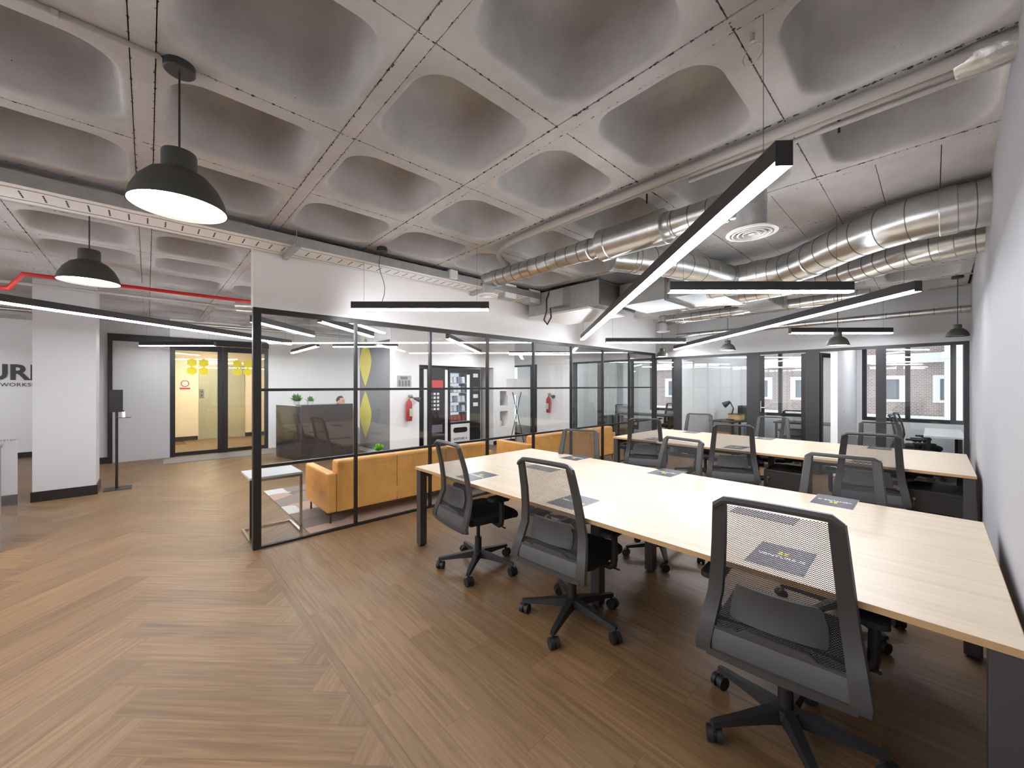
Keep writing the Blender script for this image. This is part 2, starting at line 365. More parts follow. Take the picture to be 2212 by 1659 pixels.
# ---- ceiling: waffle slab
ceiling = struct(box('ceiling', 'concrete', -15.5, .62, -4.3, YB+.1, 3.28, 3.40))
TX, TY, SW = .838, .745, .08
X0, Y0 = -.53, -.015                                    # seam X = X0+i*TX ; strip centre Y = Y0+j*(TY+SW)
def rrect(hx, hy, r, n=10):
    pts = []
    for cx, cy, a0 in ((hx-r,hy-r,0),(-hx+r,hy-r,PI/2),(-hx+r,-hy+r,PI),(hx-r,-hy+r,1.5*PI)):
        for i in range(n): a = a0 + PI/2*i/(n-1); pts.append((cx+r*math.cos(a), cy+r*math.sin(a)))
    return pts
def coffer_mesh():
    mb = MB(); hx, hy = TX/2-.0025, TY/2-.002
    op = rrect(.318, .340, .165)
    rings = []
    outer = []
    for x, y_ in op:
        k = min(hx/abs(x) if abs(x) > 1e-6 else 9e9, hy/abs(y_) if abs(y_) > 1e-6 else 9e9); outer.append((x*k, y_*k))
    for cx, cy in ((hx,hy),(-hx,hy),(-hx,-hy),(hx,-hy)):
        k = min(range(len(outer)), key=lambda q: (outer[q][0]-cx)**2+(outer[q][1]-cy)**2); outer[k] = (cx, cy)
    rings.append([(x,y_,.335) for x,y_ in outer]); rings.append([(x,y_,0) for x,y_ in outer])
    for ins, h in ((-.014,.0),(-.003,.002),(.005,.010),(.010,.024),(.012,.036),(.030,.13),(.048,.245),(.051,.262),(.058,.287),(.072,.310),(.092,.326),(.115,.334),(.13,.337),(.2,.340)):
        hxx, hyy = .318-ins, .340-ins; r = max(.03, .165-ins*.35); r = min(r, hxx-.002, hyy-.002)
        rings.append([(x,y_,h) for x,y_ in rrect(hxx, hyy, r)])
    mb.loft(rings, cap=False); n = len(op); o = len(mb.v) - n
    mb.f.append(tuple(o+i for i in range(n)))
    me = mb.mesh('coffer', True); me.materials.append(MATS['concrete'])
    return me
cof = coffer_mesh()
def solid_cell(i, j):
    x = X0 + (i+.5)*TX; y_ = Y0 + (j+.5)*(TY+SW)
    if j < -1: return True
    if j == -1 and x < -7.2: return True
    if x > -2.2 and 3.27 < y_ < 5.75: return True
    if x < -7.2 and y_ < .0: return True
    return False
bd = {}
def board_mesh(k):
    if k not in bd:
        w3 = TX/3; me = MB().box(-w3/2+.002, w3/2-.002, -(TY+SW)/2+.002, (TY+SW)/2-.002, 0, .25).mesh('formwork_board'); me.materials.append(MATS['concrete']); bd[k] = me
    return bd[k]
for i in range(-18, 2):
    for j in range(-5, 11):
        xc = X0 + (i-.5+.5)*TX - TX/2; yc = Y0 + (j+.5)*(TY+SW)
        if yc - .4 > YB: continue
        if solid_cell(i-1, j):
            if yc < -3: continue
            for k in range(3):
                o = link('formwork_board', board_mesh(0), ceiling); o.location = (xc + (k-1)*TX/3, yc, ZC + .0015*((i*7+j*5+k*3) % 3))
        else:
            o = link('coffer', cof, ceiling); o.location = (xc, yc, ZC)
    # remaining slab far behind the camera is closed by one plain piece
box('slab_soffit', 'concrete', -15.5, .62, -4.3, Y0-3.5*(TY+SW)+.4125-.0, ZC, ZC+.2, ceiling)
for j in range(-1, 11):
    yc = Y0 + j*(TY+SW)
    xs = -15.3; xe = .6
    if 3.4 < yc < 5.6: xe = X0 - 2*TX
    if j == -1: pass
    box('rib_strip', 'concrete', xs, xe, yc-SW/2+.002, yc+SW/2-.002, ZC-.003, ZC+.25, ceiling)
# ---- walls
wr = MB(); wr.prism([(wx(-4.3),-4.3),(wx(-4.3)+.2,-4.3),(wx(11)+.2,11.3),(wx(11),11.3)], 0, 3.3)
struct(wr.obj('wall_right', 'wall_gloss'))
struct(box('wall_front', 'wall_white', -13.2, .2, -4.3, -4.05, 0, 3.3))
struct(box('wall_left', 'wall_white', -13.1, -12.93, -4.3, -.7, 0, 3.3))
struct(box('wall_recess', 'wall_white', -13.1, -10.88, -.82, -.7, 0, 3.3))
we = struct(box('wall_entrance', 'wall_white_dimmed', -11.0, -10.86, -.70, .34, 0, 3.3))
box('upper_wall', 'wall_white', -11.0, -10.86, .34, 2.12, 2.40, 3.3, we); box('reception_wall', 'wall_white', -11.0, -10.86, 2.12, 8.4, 0, 3.3, we)
hd = struct(box('wall_header', 'wall_white', -4.30, -4.20, .70, YB, 2.215, 3.2))
bk = struct(box('wall_back', 'wall_white_dimmed', -6.52, .60, YB, YB+.12, 2.115, 3.3))
box('pier', 'wall_white', -7.82, -6.52, YB, YB+.12, 0, 3.3, bk); box('upper_wall', 'wall_white', -10.9, -7.82, YB, YB+.12, 2.115, 3.3, bk); box('side_wall', 'wall_white', -10.9, -8.95, YB, YB+.12, 0, 2.115, bk)
# column
cl = struct(box('wall_column', 'wall_white_dimmed', -8.40, -7.88, -1.086, -.522, 0, ZC)); cl['label'] = 'white square column in the lobby'
struct(box('baseboard_column', 'skirting', -8.415, -7.865, -1.10, -.508, 0, .13))
struct(box('baseboard_left', 'skirting', -12.93, -12.91, -4.0, -.82, 0, .11))
struct(box('baseboard_entrance', 'skirting', -10.86, -10.845, -.72, -.56, 0, .12))
struct(box('baseboard_pier', 'skirting', -7.83, -6.53, YB-.015, YB, 0, .10))
tr = MB(); tr.prism([(wx(-4)-.012,-4),(wx(-4),-4),(wx(8.2),8.2),(wx(8.2)-.012,8.2)], 0, .09); struct(tr.obj('baseboard_right', 'skirting'))
# lounge block with the vending niche
lb = struct(box('wall_lounge', 'wall_white', -9.1, -7.58, 3.63, 4.30, 0, 3.2))
box('niche_back', 'wall_white', -9.1, -8.40, 4.30, 6.40, 0, 3.2, lb); box('niche_header', 'wall_white', -8.40, -7.58, 4.30, 6.40, 1.95, 3.2, lb)
box('side_panel', 'gray_panel', -9.1, -7.58, 3.618, 3.63, .10, 2.45, lb)
for a in ((6.40,6.62,0,3.2),(6.90,7.14,0,3.2),(6.62,6.90,0,.44),(6.62,6.90,.84,.98),(6.62,6.90,1.36,3.2)): box('shelf_wall', 'wall_white', -8.1, -7.58, a[0], a[1], a[2], a[3], lb)
box('shelf_back', 'wall_white', -8.12, -7.9, 6.6, 6.92, .4, 1.4, lb)
box('niche_lining', 'gray_panel', -8.38, -7.585, 4.30, 4.312, 0, 1.95, lb)
struct(box('baseboard_lounge', 'skirting', -7.58, -7.565, 6.40, 7.14, 0, .10))
# diamonds on the grey side panel
for zc, hh in ((2.03,.55),(.85,.53)):
    pts = []
    for i in range(25):
        t = -1 + 2*i/24; pts.append((-8.77 + .33*(1-abs(t)**1.5), zc + t*hh))
    for i in range(23, 0, -1):
        t = -1 + 2*i/24; pts.append((-8.77 - .33*(1-abs(t)**1.5), zc + t*hh))
    M = Matrix(((1,0,0,0),(0,0,1,3.612),(0,1,0,0),(0,0,0,1)))
    MB().prism(pts, 0, .004, M).obj('yellow_diamond', 'yellow', lb)
# ---- entrance: black beam, post, double glass doors
t1 = struct(box('trim_1', 'black_metal', -10.86, -10.80, -.565, 2.12, 2.375, 2.51)); box('post', 'black_metal', -10.86, -10.80, -.565, -.50, 0, 2.375, t1)
def door(name, y0, y1, fl, fr):
    d = struct(link(name, None)); d.location = (-10.90, y0, 0)
    h = 2.37; w = y1 - y0
    box('stile', 'black_metal', -.03, .03, 0, fl, 0, h, d); box('stile', 'black_metal', -.03, .03, w-fr, w, 0, h, d)
    box('door_rail', 'black_metal', -.03, .03, fl, w-fr, 0.01, .085, d); box('door_rail', 'black_metal', -.03, .03, fl, w-fr, 2.25, h, d)
    box('pane', 'door_glass', -.005, .005, fl, w-fr, .085, 2.25, d)
    return d
d1 = door('door_1', .34, 1.235, .085, .09); d2 = door('door_2', 1.24, 2.12, .09, .075)
def hexa(parent, yc, zc, r, x):
    M = Matrix(((0,0,1,x),(1,0,0,yc),(0,1,0,zc),(0,0,0,1)))
    MB().prism([(r*math.cos(PI/6+k*PI/3), r*math.sin(PI/6+k*PI/3)) for k in range(6)], 0, .002, M).obj('hexagon_decal', 'yellow_decal', parent)
for d, ys in ((d1,(.36,.56)),(d2,(.27,.47))):
    for yy in ys:
        for zz in (1.82, 2.0): hexa(d, yy, zz, .095, .006)
# hall behind the doors
hl = struct(box('wall_hall', 'cream', -14.1, -13.9, -.2, 3.1, 0, 2.6))
box('side_wall', 'cream', -13.9, -11.0, -.3, -.2, 0, 2.6, hl); box('side_wall', 'cream', -13.9, -11.0, 3.0, 3.1, 0, 2.6, hl); box('hall_ceiling', 'ceil_white', -14.0, -11.0, -.3, 3.1, 2.6, 2.7, hl)
struct(box('baseboard_hall', 'skirting', -13.9, -13.885, -.2, 1.02, 0, .11))
struct(box('baseboard_hall', 'skirting', -13.9, -13.885, 2.12, 3.0, 0, .11))
el = struct(box('door_3', 'elevator', -13.9, -13.87, 1.04, 2.1, 0, 2.1)); box('door_leaf', 'elevator', -13.872, -13.86, 1.10, 1.565, .02, 2.0, el); box('door_leaf', 'elevator', -13.872, -13.86, 1.575, 2.04, .02, 2.0, el)
t = thing('elevator_call_panel', 'small grey lift call panel beside the lift door', 'panel', (-13.868, 1.10, 1.28)); box('plate', 'steel', 0, .02, -.05, .05, -.12, .12, t)
for k in (-.05, .05): MB().cyl((.02,0,k),(.027,0,k),.018,12).obj('button', 'black_metal', t)
t = thing('no_smoking_sign', 'small red and white no smoking sign on the hall wall', 'sign', (-13.895, .745, 1.52)); box('plate', 'vend_white', 0, .006, -.12, .12, -.14, .14, t)
rg = MB()
ring = [[(.008, math.cos(a)*r, .035+math.sin(a)*r) for a in [2*PI*k/24 for k in range(24)]] for r in (.07,.09)]
rg.loft(ring, cap=False).obj('ring', 'ink_red', t); box('bar', 'ink_red', .006, .009, -.11, .11, -.12, -.075, t)
t = thing('hall_ceiling_light', 'warm round ceiling light in the entrance hall', 'lamp', (-12.6, 1.2, 2.6)); MB().lathe([(.24,0),(.25,-.03),(.22,-.05)], 32).obj('housing', 'lamp_white', t, True); MB().disc(.22, -.05).obj('diffuser', 'warm_emit', t)

# ================================================================== OFFICES BEHIND THE BACK GLASS
oc = struct(box('ceiling_offices', 'ceil_white', -10.9, .62, YB+.12, 11.3, 2.62, 2.8))
fo = struct(box('floor_offices', 'carpet', -10.9, .62, YB, 11.3, -.006, .004))
YW = 10.65
dv = struct(MB().prism([(-3.70,YB+.02),(-3.62,YB+.02),(-3.06,YW),(-3.16,YW)], 0, 2.65).obj('wall_office_divider', 'wall_white'))
struct(box('wall_office_side', 'wall_white', -1.17, -1.08, YB+.05, YW, 0, 2.65))
ww = struct(box('wall_window', 'wall_white', -10.9, .62, YW, YW+.2, 0, .80))
for x0, x1 in ((-10.9,-5.6),(-4.2,-2.95),(-1.85,-1.0)): box('wall_piece', 'wall_white', x0, x1, YW, YW+.2, .80, 2.7, ww)
box('lintel', 'wall_white', -5.6, .62, YW, YW+.2, 2.5, 2.7, ww)
def window(name, x0, x1, mull):
    w = struct(link(name, None)); w.location = (x0, YW+.05, .87); wd = x1-x0
    box('window_frame', 'dark_frame', 0, wd, -.05, .05, -.07, .0, w); box('window_frame', 'dark_frame', 0, wd, -.05, .05, 1.58, 1.63, w)
    for xm in [0] + mull + [wd-.07]: box('window_mullion', 'dark_frame', xm, xm+.07, -.05, .05, 0, 1.58, w)
    box('pane', 'glass_clear', 0, wd, -.004, .004, 0, 1.58, w)
window('window_1', -2.95, -1.85, [.50]); window('window_2', -1.0, .42, [.62, 1.2]); window('window_3', -5.6, -4.2, [.65])
# ---- the glazed front: frames and panes
gf = thing('glass_office_front', 'dark framed glass front of the offices along the back of the room', 'partition', (-4.2, YB, 0))
def gbox(n, m, x0, x1, z0, z1, th=.05): return box(n, m, x0+4.2, x1+4.2, .0, th, z0, z1, gf)
gbox('top_rail', 'dark_frame', -6.52, .33, 2.07, 2.115); 
for x0, x1 in ((-6.52,-6.40),(-5.74,-5.62),(-4.86,-4.76),(-4.28,-4.20),(-3.80,-3.63),(-2.40,-2.19),(-1.50,-1.31),(-.615,-.50),(.28,.33)): gbox('mullion', 'dark_frame', x0, x1, 0, 2.07)
gbox('bottom_rail', 'dark_frame', -6.4, -1.5, 0, .07); gbox('bottom_rail', 'dark_frame', -.50, .28, 0, .07)
for x0, x1 in ((-6.40,-5.74),(-5.62,-4.86),(-4.76,-4.28),(-4.20,-3.80),(-3.63,-2.40),(-2.12,-1.56),(-.50,.28)): box('pane', 'glass', x0+4.2, x1+4.2, .02, .028, .07, 2.07, gf)
gbox('door_frame', 'black_metal', -2.19, -2.12, .02, 2.05); gbox('door_frame', 'black_metal', -1.56, -1.50, .02, 2.05)
hnd = MB(); hnd.cyl((-2.155+4.2,-.05,1.02),(-2.155+4.2,-.05,1.22),.012); hnd.cyl((-2.155+4.2,-.05,1.10),(-2.06+4.2,-.05,1.10),.01); hnd.obj('door_handle', 'steel', gf, True)
# open door leaf of the third office
od = thing('open_office_door', 'open glass office door with black stile and lever handle', 'door', (-1.30, YB+.03, 0), math.radians(78))
box('stile', 'black_metal', 0, .05, -.02, .02, .01, 2.05, od); box('stile', 'black_metal', .72, .80, -.02, .02, .01, 2.05, od); box('door_rail', 'black_metal', .05, .72, -.02, .02, .01, .10, od); box('door_rail', 'black_metal', .05, .72, -.02, .02, 1.98, 2.05, od); box('pane', 'glass', .05, .72, -.004, .004, .10, 1.98, od)
h = MB(); h.cyl((.76,-.06,1.04),(.64,-.06,1.04),.01); h.cyl((.76,0,1.04),(.76,-.06,1.04),.012); h.cyl((.76,0,1.04),(.76,.06,1.04),.012); h.cyl((.76,.06,1.04),(.64,.06,1.04),.01); h.obj('door_handle', 'steel', od, True)
# second glazed front, far left, beside the pier
g2 = thing('glass_meeting_front', 'black framed glass front left of the white pier', 'partition', (-8.95, YB, 0))
for x0, x1, z0, z1 in ((0,1.13,2.06,2.115),(0,.06,0,2.06),(1.05,1.13,0,2.06),(.06,1.05,0,.07)): box('frame', 'black_metal', x0, x1, 0, .05, z0, z1, g2)
box('pane', 'glass', .06, 1.05, .02, .028, .07, 2.06, g2)
box('mullion', 'black_metal', .86, .90, 0, .05, .07, 2.06, g2)
struct(box('wall_meeting', 'wall_white', -10.9, -6.6, 10.4, 10.5, 0, 2.65))
# ---- outside
ab = thing('apartment_building', 'brick apartment building across the street with white window surrounds', 'building', (-2.0, 26, -8))
box('wall', 'brick_far', -16, 3.15, 0, 3, 0, 26, ab)
for zb in (1.5, 7.7, 10.55, 13.4): box('ledge', 'stone', -16, 3.2, -.35, 0, zb, zb+.42, ab)
for zf in (8.75, 11.55, 5.6):
    for k in range(10):
        xx = -13.6 + k*1.78
        s_ = MB(); s_.box(xx-.46,xx+.46,-.12,0,zf-.02,zf+.10); s_.box(xx-.46,xx+.46,-.12,0,zf+1.05,zf+1.22); s_.box(xx-.46,xx-.24,-.12,0,zf+.10,zf+1.05); s_.box(xx+.24,xx+.46,-.12,0,zf+.10,zf+1.05)
        s = s_.obj('window_surround', 'stone', ab); box('pane', 'window_gray', xx-.24, xx+.24, -.03, .0, zf+.10, zf+1.05, s)
a2 = thing('white_building', 'plain white rendered building beside the brick one', 'building', (2.6, 23.5, -8)); box('wall', 'stucco', -2.3, 12, 0, 4, 0, 24, a2); box('ledge', 'stone', -2.4, 12, -.2, 0, 10.6, 10.85, a2); MB().cyl((-1.5,-.12,0),(-1.5,-.12,24),.07,10).obj('drainpipe', 'window_gray', a2, True)
st = struct(box('ground_street', 'stone', -40, 40, 11.3, 60, -8.3, -8.0))

# ================================================================== GLASS PARTITION
gp = thing('glass_partition', 'black framed glass partition between the desks and the lounge', 'partition', (-4.2, .72, 0))
ML = [1.634, 2.546, 3.455, 4.375, 5.30, 6.235, 7.17, 8.12]
box('post', 'black_metal', -.06, .0, -.02, .045, 0, 2.215, gp, .003)
box('post', 'black_metal', -.05, .0, 8.10-.72+.06, 8.24-.72, 0, 2.215, gp)
def prail(n, z0, z1, y0, y1, d=.045): return box(n, 'black_metal', -d, -.003, y0-.72, y1-.72, z0, z1, gp)
prail('top_rail', 2.165, 2.215, .765, 8.16); prail('bottom_rail', 0, .022, .765, 8.16)
ys = [.765] + ML
for i in range(len(ML)):
    a, b = ys[i] + (0 if i == 0 else .014), ys[i+1] - .014
    prail('middle_rail', 1.448, 1.474, a, b, .04); prail('lower_rail', .742, .768, a, b, .04)
    for z0, z1 in ((.022,.742),(.768,1.448),(1.474,2.165)): box('pane', 'glass', -.028, -.02, a-.72, b-.72, z0, z1, gp)
    if i < len(ML)-1: box('mullion', 'black_metal', -.045, -.003, ys[i+1]-.014-.72, ys[i+1]+.014-.72, .022, 2.165, gp)

# ================================================================== TABLES
def desk_bench(x0, x1, y0, y1, label):
    t = thing('bench_desk', label, 'desk', (x0, y0, 0), 0, 'long shared desks')
    L, D = x1-x0, y1-y0; n = 2; w = L/n
    for k in range(n):
        for r in range(2):
            ya, yb = (0, D/2-.0005) if r == 0 else (D/2+.0005, D)
            MB().box(k*w+.0004, (k+1)*w-.0004, ya, yb, .7155, .74).obj('desktop', 'oak', t, uvbox=True, bevel=.001)
            ye = ya if r == 0 else yb
            box('edge_band', 'oak_edge', k*w+.001, (k+1)*w-.001, ye-.001 if r == 0 else ye, ye if r == 0 else ye+.001, .7155, .7395, t)
    for ye in ('l','r'):
        xa, xb = (-.001, 0) if ye == 'l' else (L, L+.001); box('edge_band', 'oak_edge', xa, xb, 0, D, .7155, .7395, t)
    # legs: end frames and inset middle legs
    for k in range(n+1):
        xc = .035 if k == 0 else (L-.04 if k == n else k*w)
        ins = .015 if k in (0, n) else .38
        for yy in (ins, D-ins-.07):
            lg = box('leg', 'desk_leg', xc-.035, xc+.035, yy, yy+.07, .012, .7155, t, .004)
            box('foot', 'rubber', xc-.022, xc+.022, yy+.012, yy+.058, 0, .012, lg)
        box('cross_beam', 'desk_leg', xc-.025, xc+.025, ins+.07, D-ins-.07, .645, .7155, t)
    for yy in (.30, D-.34): box('rail', 'desk_leg', .06, L-.06, yy, yy+.04, .66, .7155, t)
    for k in range(n):
        box('wire_basket', 'chair_dark', k*w+.25, (k+1)*w-.25, D/2-.12, D/2+.12, .58, .645, t)
    return t
desk_bench(-3.318, .186, 1.840, 3.405, 'long pale oak shared desk nearest the camera')
desk_bench(-3.255, .243, 5.075, 6.640, 'long pale oak shared desk farther back near the offices')

# ================================================================== CHAIRS
def chair_proto():
    t = thing('office_chair', '', 'chair', (0,0,0), 0, 'mesh back office chairs')
    # side bars, lofted rectangle
    prof = [(.242,-.262,.405),(.246,-.268,.44),(.232,-.232,.54),(.217,-.205,.635),(.206,-.214,.74),(.196,-.236,.86),(.186,-.268,.98),(.182,-.283,1.03)]
    def pathpt(z):
        for a, b in zip(prof, prof[1:]):
            if a[2] <= z <= b[2]:
                k = (z-a[2])/(b[2]-a[2]); return tuple(a[i]+(b[i]-a[i])*k for i in range(3))
        return prof[-1] if z > 1 else prof[0]
    fr = MB()
    for s in (-1, 1):
        rings = []
        for i, (x, y, z) in enumerate(prof):
            w = .033 - .008*i/7; th = .014 if i < 3 else .011
            rings.append([(s*x-w*1.0, y-th, z),(s*x+w*.8, y-th, z),(s*x+w, y+th*.2, z),(s*x+w*.7, y+th, z),(s*x-w*.7, y+th, z),(s*x-w, y+th*.2, z)])
        fr.loft(rings)
    top = []
    for i in range(13):
        u = -1 + 2*i/12; x = u*.203; dz = -.026*max(0, (abs(u)-.80)/.20)**2; y = -.290 + .012*(1-u*u)
        hh = .013
        top.append([(x,y-.013,1.046+dz-hh),(x,y+.011,1.046+dz-hh),(x,y+.014,1.046+dz),(x,y+.008,1.046+dz+hh),(x,y-.008,1.046+dz+hh),(x,y-.016,1.046+dz)])
    fr.loft(top)
    bot = []
    for i in range(9):
        u = -1 + 2*i/8; x = u*.235; y = -.268 - .012*(1-u*u); bot.append([(x,y-.012,.398),(x,y+.012,.398),(x,y+.012,.425),(x,y-.012,.425)])
    fr.loft(bot)
    fr.obj('back_frame', 'chair_plastic', t, True)
    # woven mesh: upper and lower field as one curved sheet
    mb = MB(); N = 9; rows = []
    for z in [.50+.525*i/12 for i in range(13)]:
        x, y, _ = pathpt(z); rows.append([((-1+2*i/(N-1))*(x-.015), y + .004 - .014*(1-(-1+2*i/(N-1))**2), z) for i in range(N)])
    mb.loft(rows, closed=False, cap=False).obj('mesh_back', 'mesh_black', t, True)
    lp = MB(); rings = []
    for z, hx in ((.415,.232),(.46,.226),(.50,.218)):
        x, y, _ = pathpt(z); rings.append([(-hx,y-.008,z),(hx,y-.008,z),(hx,y+.004,z),(-hx,y+.004,z)])
    lp.loft(rings); 
    def step(z0, z1, d):                                   # plate with a raised middle
        return [(-.212,z0),(-.13,z0),(-.10,z0+d),(.10,z0+d),(.13,z0),(.212,z0),(.212,z1),(.13,z1),(.10,z1+d),(-.10,z1+d),(-.13,z1),(-.212,z1)]
    def mat_at(z, off): return Matrix(((1,0,0,0),(0,-.25,1,pathpt(z)[1]+off+.25*z),(0,1,0,0),(0,0,0,1)))
    lp.prism([(-.216,.496),(.216,.496),(.216,.512),(.13,.512),(.10,.535),(-.10,.535),(-.13,.512),(-.216,.512)], -.008, .004, mat_at(.5, 0))
    lp.obj('lower_panel', 'chair_gray', t, True)
    MB().prism(step(.512,.548,.023), -.004, .002, mat_at(.54, 0)).obj('lumbar_slot', 'chair_dark', t)
    lu = MB(); rings = []
    for z, hx in ((.560,.150),(.575,.158),(.63,.155),(.685,.140),(.695,.132)):
        x, y, _ = pathpt(z); rings.append([(hx*math.cos(a), y-.008+.012*math.sin(a)-.012*(1-math.cos(a)**2), z) for a in [2*PI*k/16 for k in range(16)]])
    lu.loft(rings).obj('lumbar_support', 'chair_lumbar', t, True)
    # seat
    st = MB(); rings = []
    for z, e in ((.425,-.03),(.432,-.006),(.455,0),(.475,-.004),(.488,-.02),(.493,-.06)):
        pts = rrect(.243+e, .235+e, .075); rings.append([(x, y+.035, z - .025*max(0,(y-.12)/.12)**2) for x, y in pts])
    st.loft(rings).obj('seat', 'fabric_black', t, True)
    box('seat_mechanism', 'chair_dark', -.10, .10, -.13, .12, .375, .425, t, .01)
    MB().loft([[( -.03,-.245,.405),(.03,-.245,.405),(.03,-.245,.43),(-.03,-.245,.43)],[(-.035,-.06,.385),(.035,-.06,.385),(.035,-.06,.42),(-.035,-.06,.42)]]).obj('back_bracket', 'chair_dark', t)
    MB().cyl((.1,.06,.395),(.30,.06,.39),.006,8).obj('height_lever', 'chair_dark', t)
    c = MB(); c.cyl((0,0,.11),(0,0,.25),.028,16); c.cyl((0,0,.235),(0,0,.38),.015,12); c.lathe([(.0,.145),(.05,.14),(.052,.10),(.03,.085),(.0,.085)], 20); c.obj('gas_column', 'chair_dark', t, True)
    # armrests
    for s in (-1, 1):
        a = MB(); a.tube([(s*.16,.04,.41),(s*.25,.04,.405),(s*.272,.04,.42),(s*.278,.04,.46),(s*.278,.04,.60)], [.021,.021,.021,.021,.019], 10); a.loft([[(s*.278-.028,.04-.035,.60),(s*.278+.028,.04-.035,.60),(s*.278+.028,.04+.05,.60),(s*.278-.028,.04+.05,.60)],[(s*.278-.03,.0,.615),(s*.278+.03,.0,.615),(s*.278+.03,.09,.615),(s*.278-.03,.09,.615)]])
        a.obj('armrest', 'chair_dark', t, True)
        p = MB(); pts = rrect(.047, .125, .03, 6); p.loft([[(s*.275+x, .05+y, z) for x, y in pts] for z in (.615,.622,.636)] + [[(s*.275+x*.9, .05+y*.95, .641) for x, y in pts]])
        p.obj('arm_pad', 'rubber', t, True)
    # five star base
    for k in range(5):
        a = k*2*PI/5; d = Vector((math.cos(a), math.sin(a), 0)); n = Vector((-d.y, d.x, 0)); rings = []
        for r, w, z0, z1 in ((.03,.030,.085,.140),(.10,.027,.088,.132),(.20,.022,.084,.114),(.300,.018,.078,.100),(.325,.014,.076,.096)):
            c0 = d*r; rings.append([c0 - n*w + Vector((0,0,z0)), c0 + n*w + Vector((0,0,z0)), c0 + n*w*.75 + Vector((0,0,z1)), c0 - n*w*.75 + Vector((0,0,z1))])
        lg = MB().loft(rings).obj('leg', 'chair_dark', t, True)
        cs = MB(); e = d*.312; cs.cyl(e+Vector((0,0,.05)), e+Vector((0,0,.085)), .009, 8)
        b2 = random.uniform(0, 2*PI); wv = Vector((math.cos(b2), math.sin(b2), 0)); fw = Vector((-wv.y, wv.x, 0))*.012
        for s in (-1, 1): cs.cyl(e+fw+wv*(s*.007)+Vector((0,0,.032)), e+fw+wv*(s*.028)+Vector((0,0,.032)), .032, 16)
        cs.cyl(e+fw-wv*.01+Vector((0,0,.035)), e+fw+wv*.01+Vector((0,0,.035)), .024, 10)
        cs.obj('caster', 'rubber', lg, True)
    return t
chair = chair_proto()
chairs = [  # star centre, rotation, z scale, label
 ((-2.575,2.01),-6,1,'mesh office chair at the left end of the nearest desk, back to the camera'),
 ((-1.585,2.00),4,1,'mesh office chair in the middle of the nearest desk, back to the camera'),
 ((-.43,1.985),5,1,'largest mesh office chair, lower right foreground, back to the camera'),
 ((-2.56,3.23),200,.962,'office chair across the nearest desk, in front of the tan sofa'),
 ((-1.64,3.34),168,.962,'office chair across the middle of the nearest desk, facing the camera'),
 ((-.42,3.26),184,.962,'office chair across the right end of the nearest desk, facing the camera'),
 ((-2.80,5.20),26,1,'office chair at the left end of the far desk, back to the camera'),
 ((-1.67,5.16),22,1,'office chair at the middle of the far desk, back to the camera'),
 ((-.45,5.19),10,1,'office chair at the right of the far desk, back to the camera'),
 ((-2.72,6.72),190,.962,'office chair behind the far desk, before the white office wall'),
 ((-1.68,6.87),187,.962,'office chair behind the far desk, before the glass office door'),
 ((-.42,6.84),196,.962,'office chair behind the far desk, before the right hand window'),
 ((-1.83,9.35),5,.97,'dark office chair inside the glass office, before the street window'),
 ((-.20,8.95),-80,.97,'dark office chair in the right office tucked at a desk by the wall'),
 ((-.18,9.75),-95,.97,'second dark office chair in the right office, nearer the window'),
 ((-5.45,9.15),12,.97,'office chair in the left back office beside its dark desk'),
 ((-4.80,10.22),185,.97,'office chair in the left back office behind the black mullion')]
for i, ((x, y), a, sz, lab) in enumerate(chairs):
    if i == 0:
        chair.location = (x, y, 0); chair.rotation_euler = (0,0,math.radians(a)); chair['label'] = lab
    else: c_ = dup(chair, (x, y, 0), math.radians(a), lab, (1,1,sz))
    star = {0: 26, 1: -4, 2: 10, 4: 62}.get(i, (i*41) % 72)
    for ch in (chair if i == 0 else c_).children:
        if ch.name.split('.')[0] == 'leg': ch.rotation_euler = (0, 0, math.radians(star))

# ================================================================== BROCHURES
def brochure(x, y, rz, label, flip=0):
    t = thing('brochure', label, 'brochure', (x, y, .7401), rz + flip*PI, 'brochures laid out on the desks')
    box('back_cover', 'brochure_back', -.108, .108, -.15, .15, 0, .0016, t); box('front_cover', 'brochure', -.106, .106, -.147, .147, .0016, .0026, t)
    M = basis((0,0,.0027), (1,0,0), (0,1,0))
    text('VENTURE X', .033, 'ink_white', Matrix.Translation((0,-.005,.0027)), t, 'title', .0006, .0006)
    d = MB()
    for dx in (-.011,.011):
        for dy in (.032,.052): d.prism([(dx+.010*math.cos(PI/6+k*PI/3), dy+.010*math.sin(PI/6+k*PI/3)) for k in range(6)], .0026, .0031)
    d.obj('logo', 'ink_yellow', t)
    return t
for x, y, r, fl, lab in ((-.46,2.05,.02,0,'dark brochure seen through the back of the largest chair'),(-1.607,2.04,0,0,'dark brochure beside the middle chair on the near edge of the nearest desk'),(-2.615,2.03,0,0,'dark brochure beside the left chair on the near edge of the nearest desk'),
  (-2.565,3.31,0,1,'dark brochure on the far edge of the nearest desk, left end'),(-1.592,3.32,0,1,'dark brochure on the far edge of the nearest desk, middle'),(-.445,3.30,0,1,'dark brochure on the far edge of the nearest desk, right end'),
  (-2.70,5.27,0,0,'dark brochure on the near edge of the far desk, left end'),(-1.66,5.30,0,0,'dark brochure on the near edge of the far desk, middle'),(-.46,5.28,0,0,'dark brochure on the near edge of the far desk, right end'),
  (-2.68,6.50,0,1,'dark brochure on the far edge of the far desk, left end'),(-1.65,6.50,0,1,'dark brochure on the far edge of the far desk, middle'),(-.45,6.50,0,1,'dark brochure on the far edge of the far desk, right end')):
    brochure(x, y, r, lab, fl)
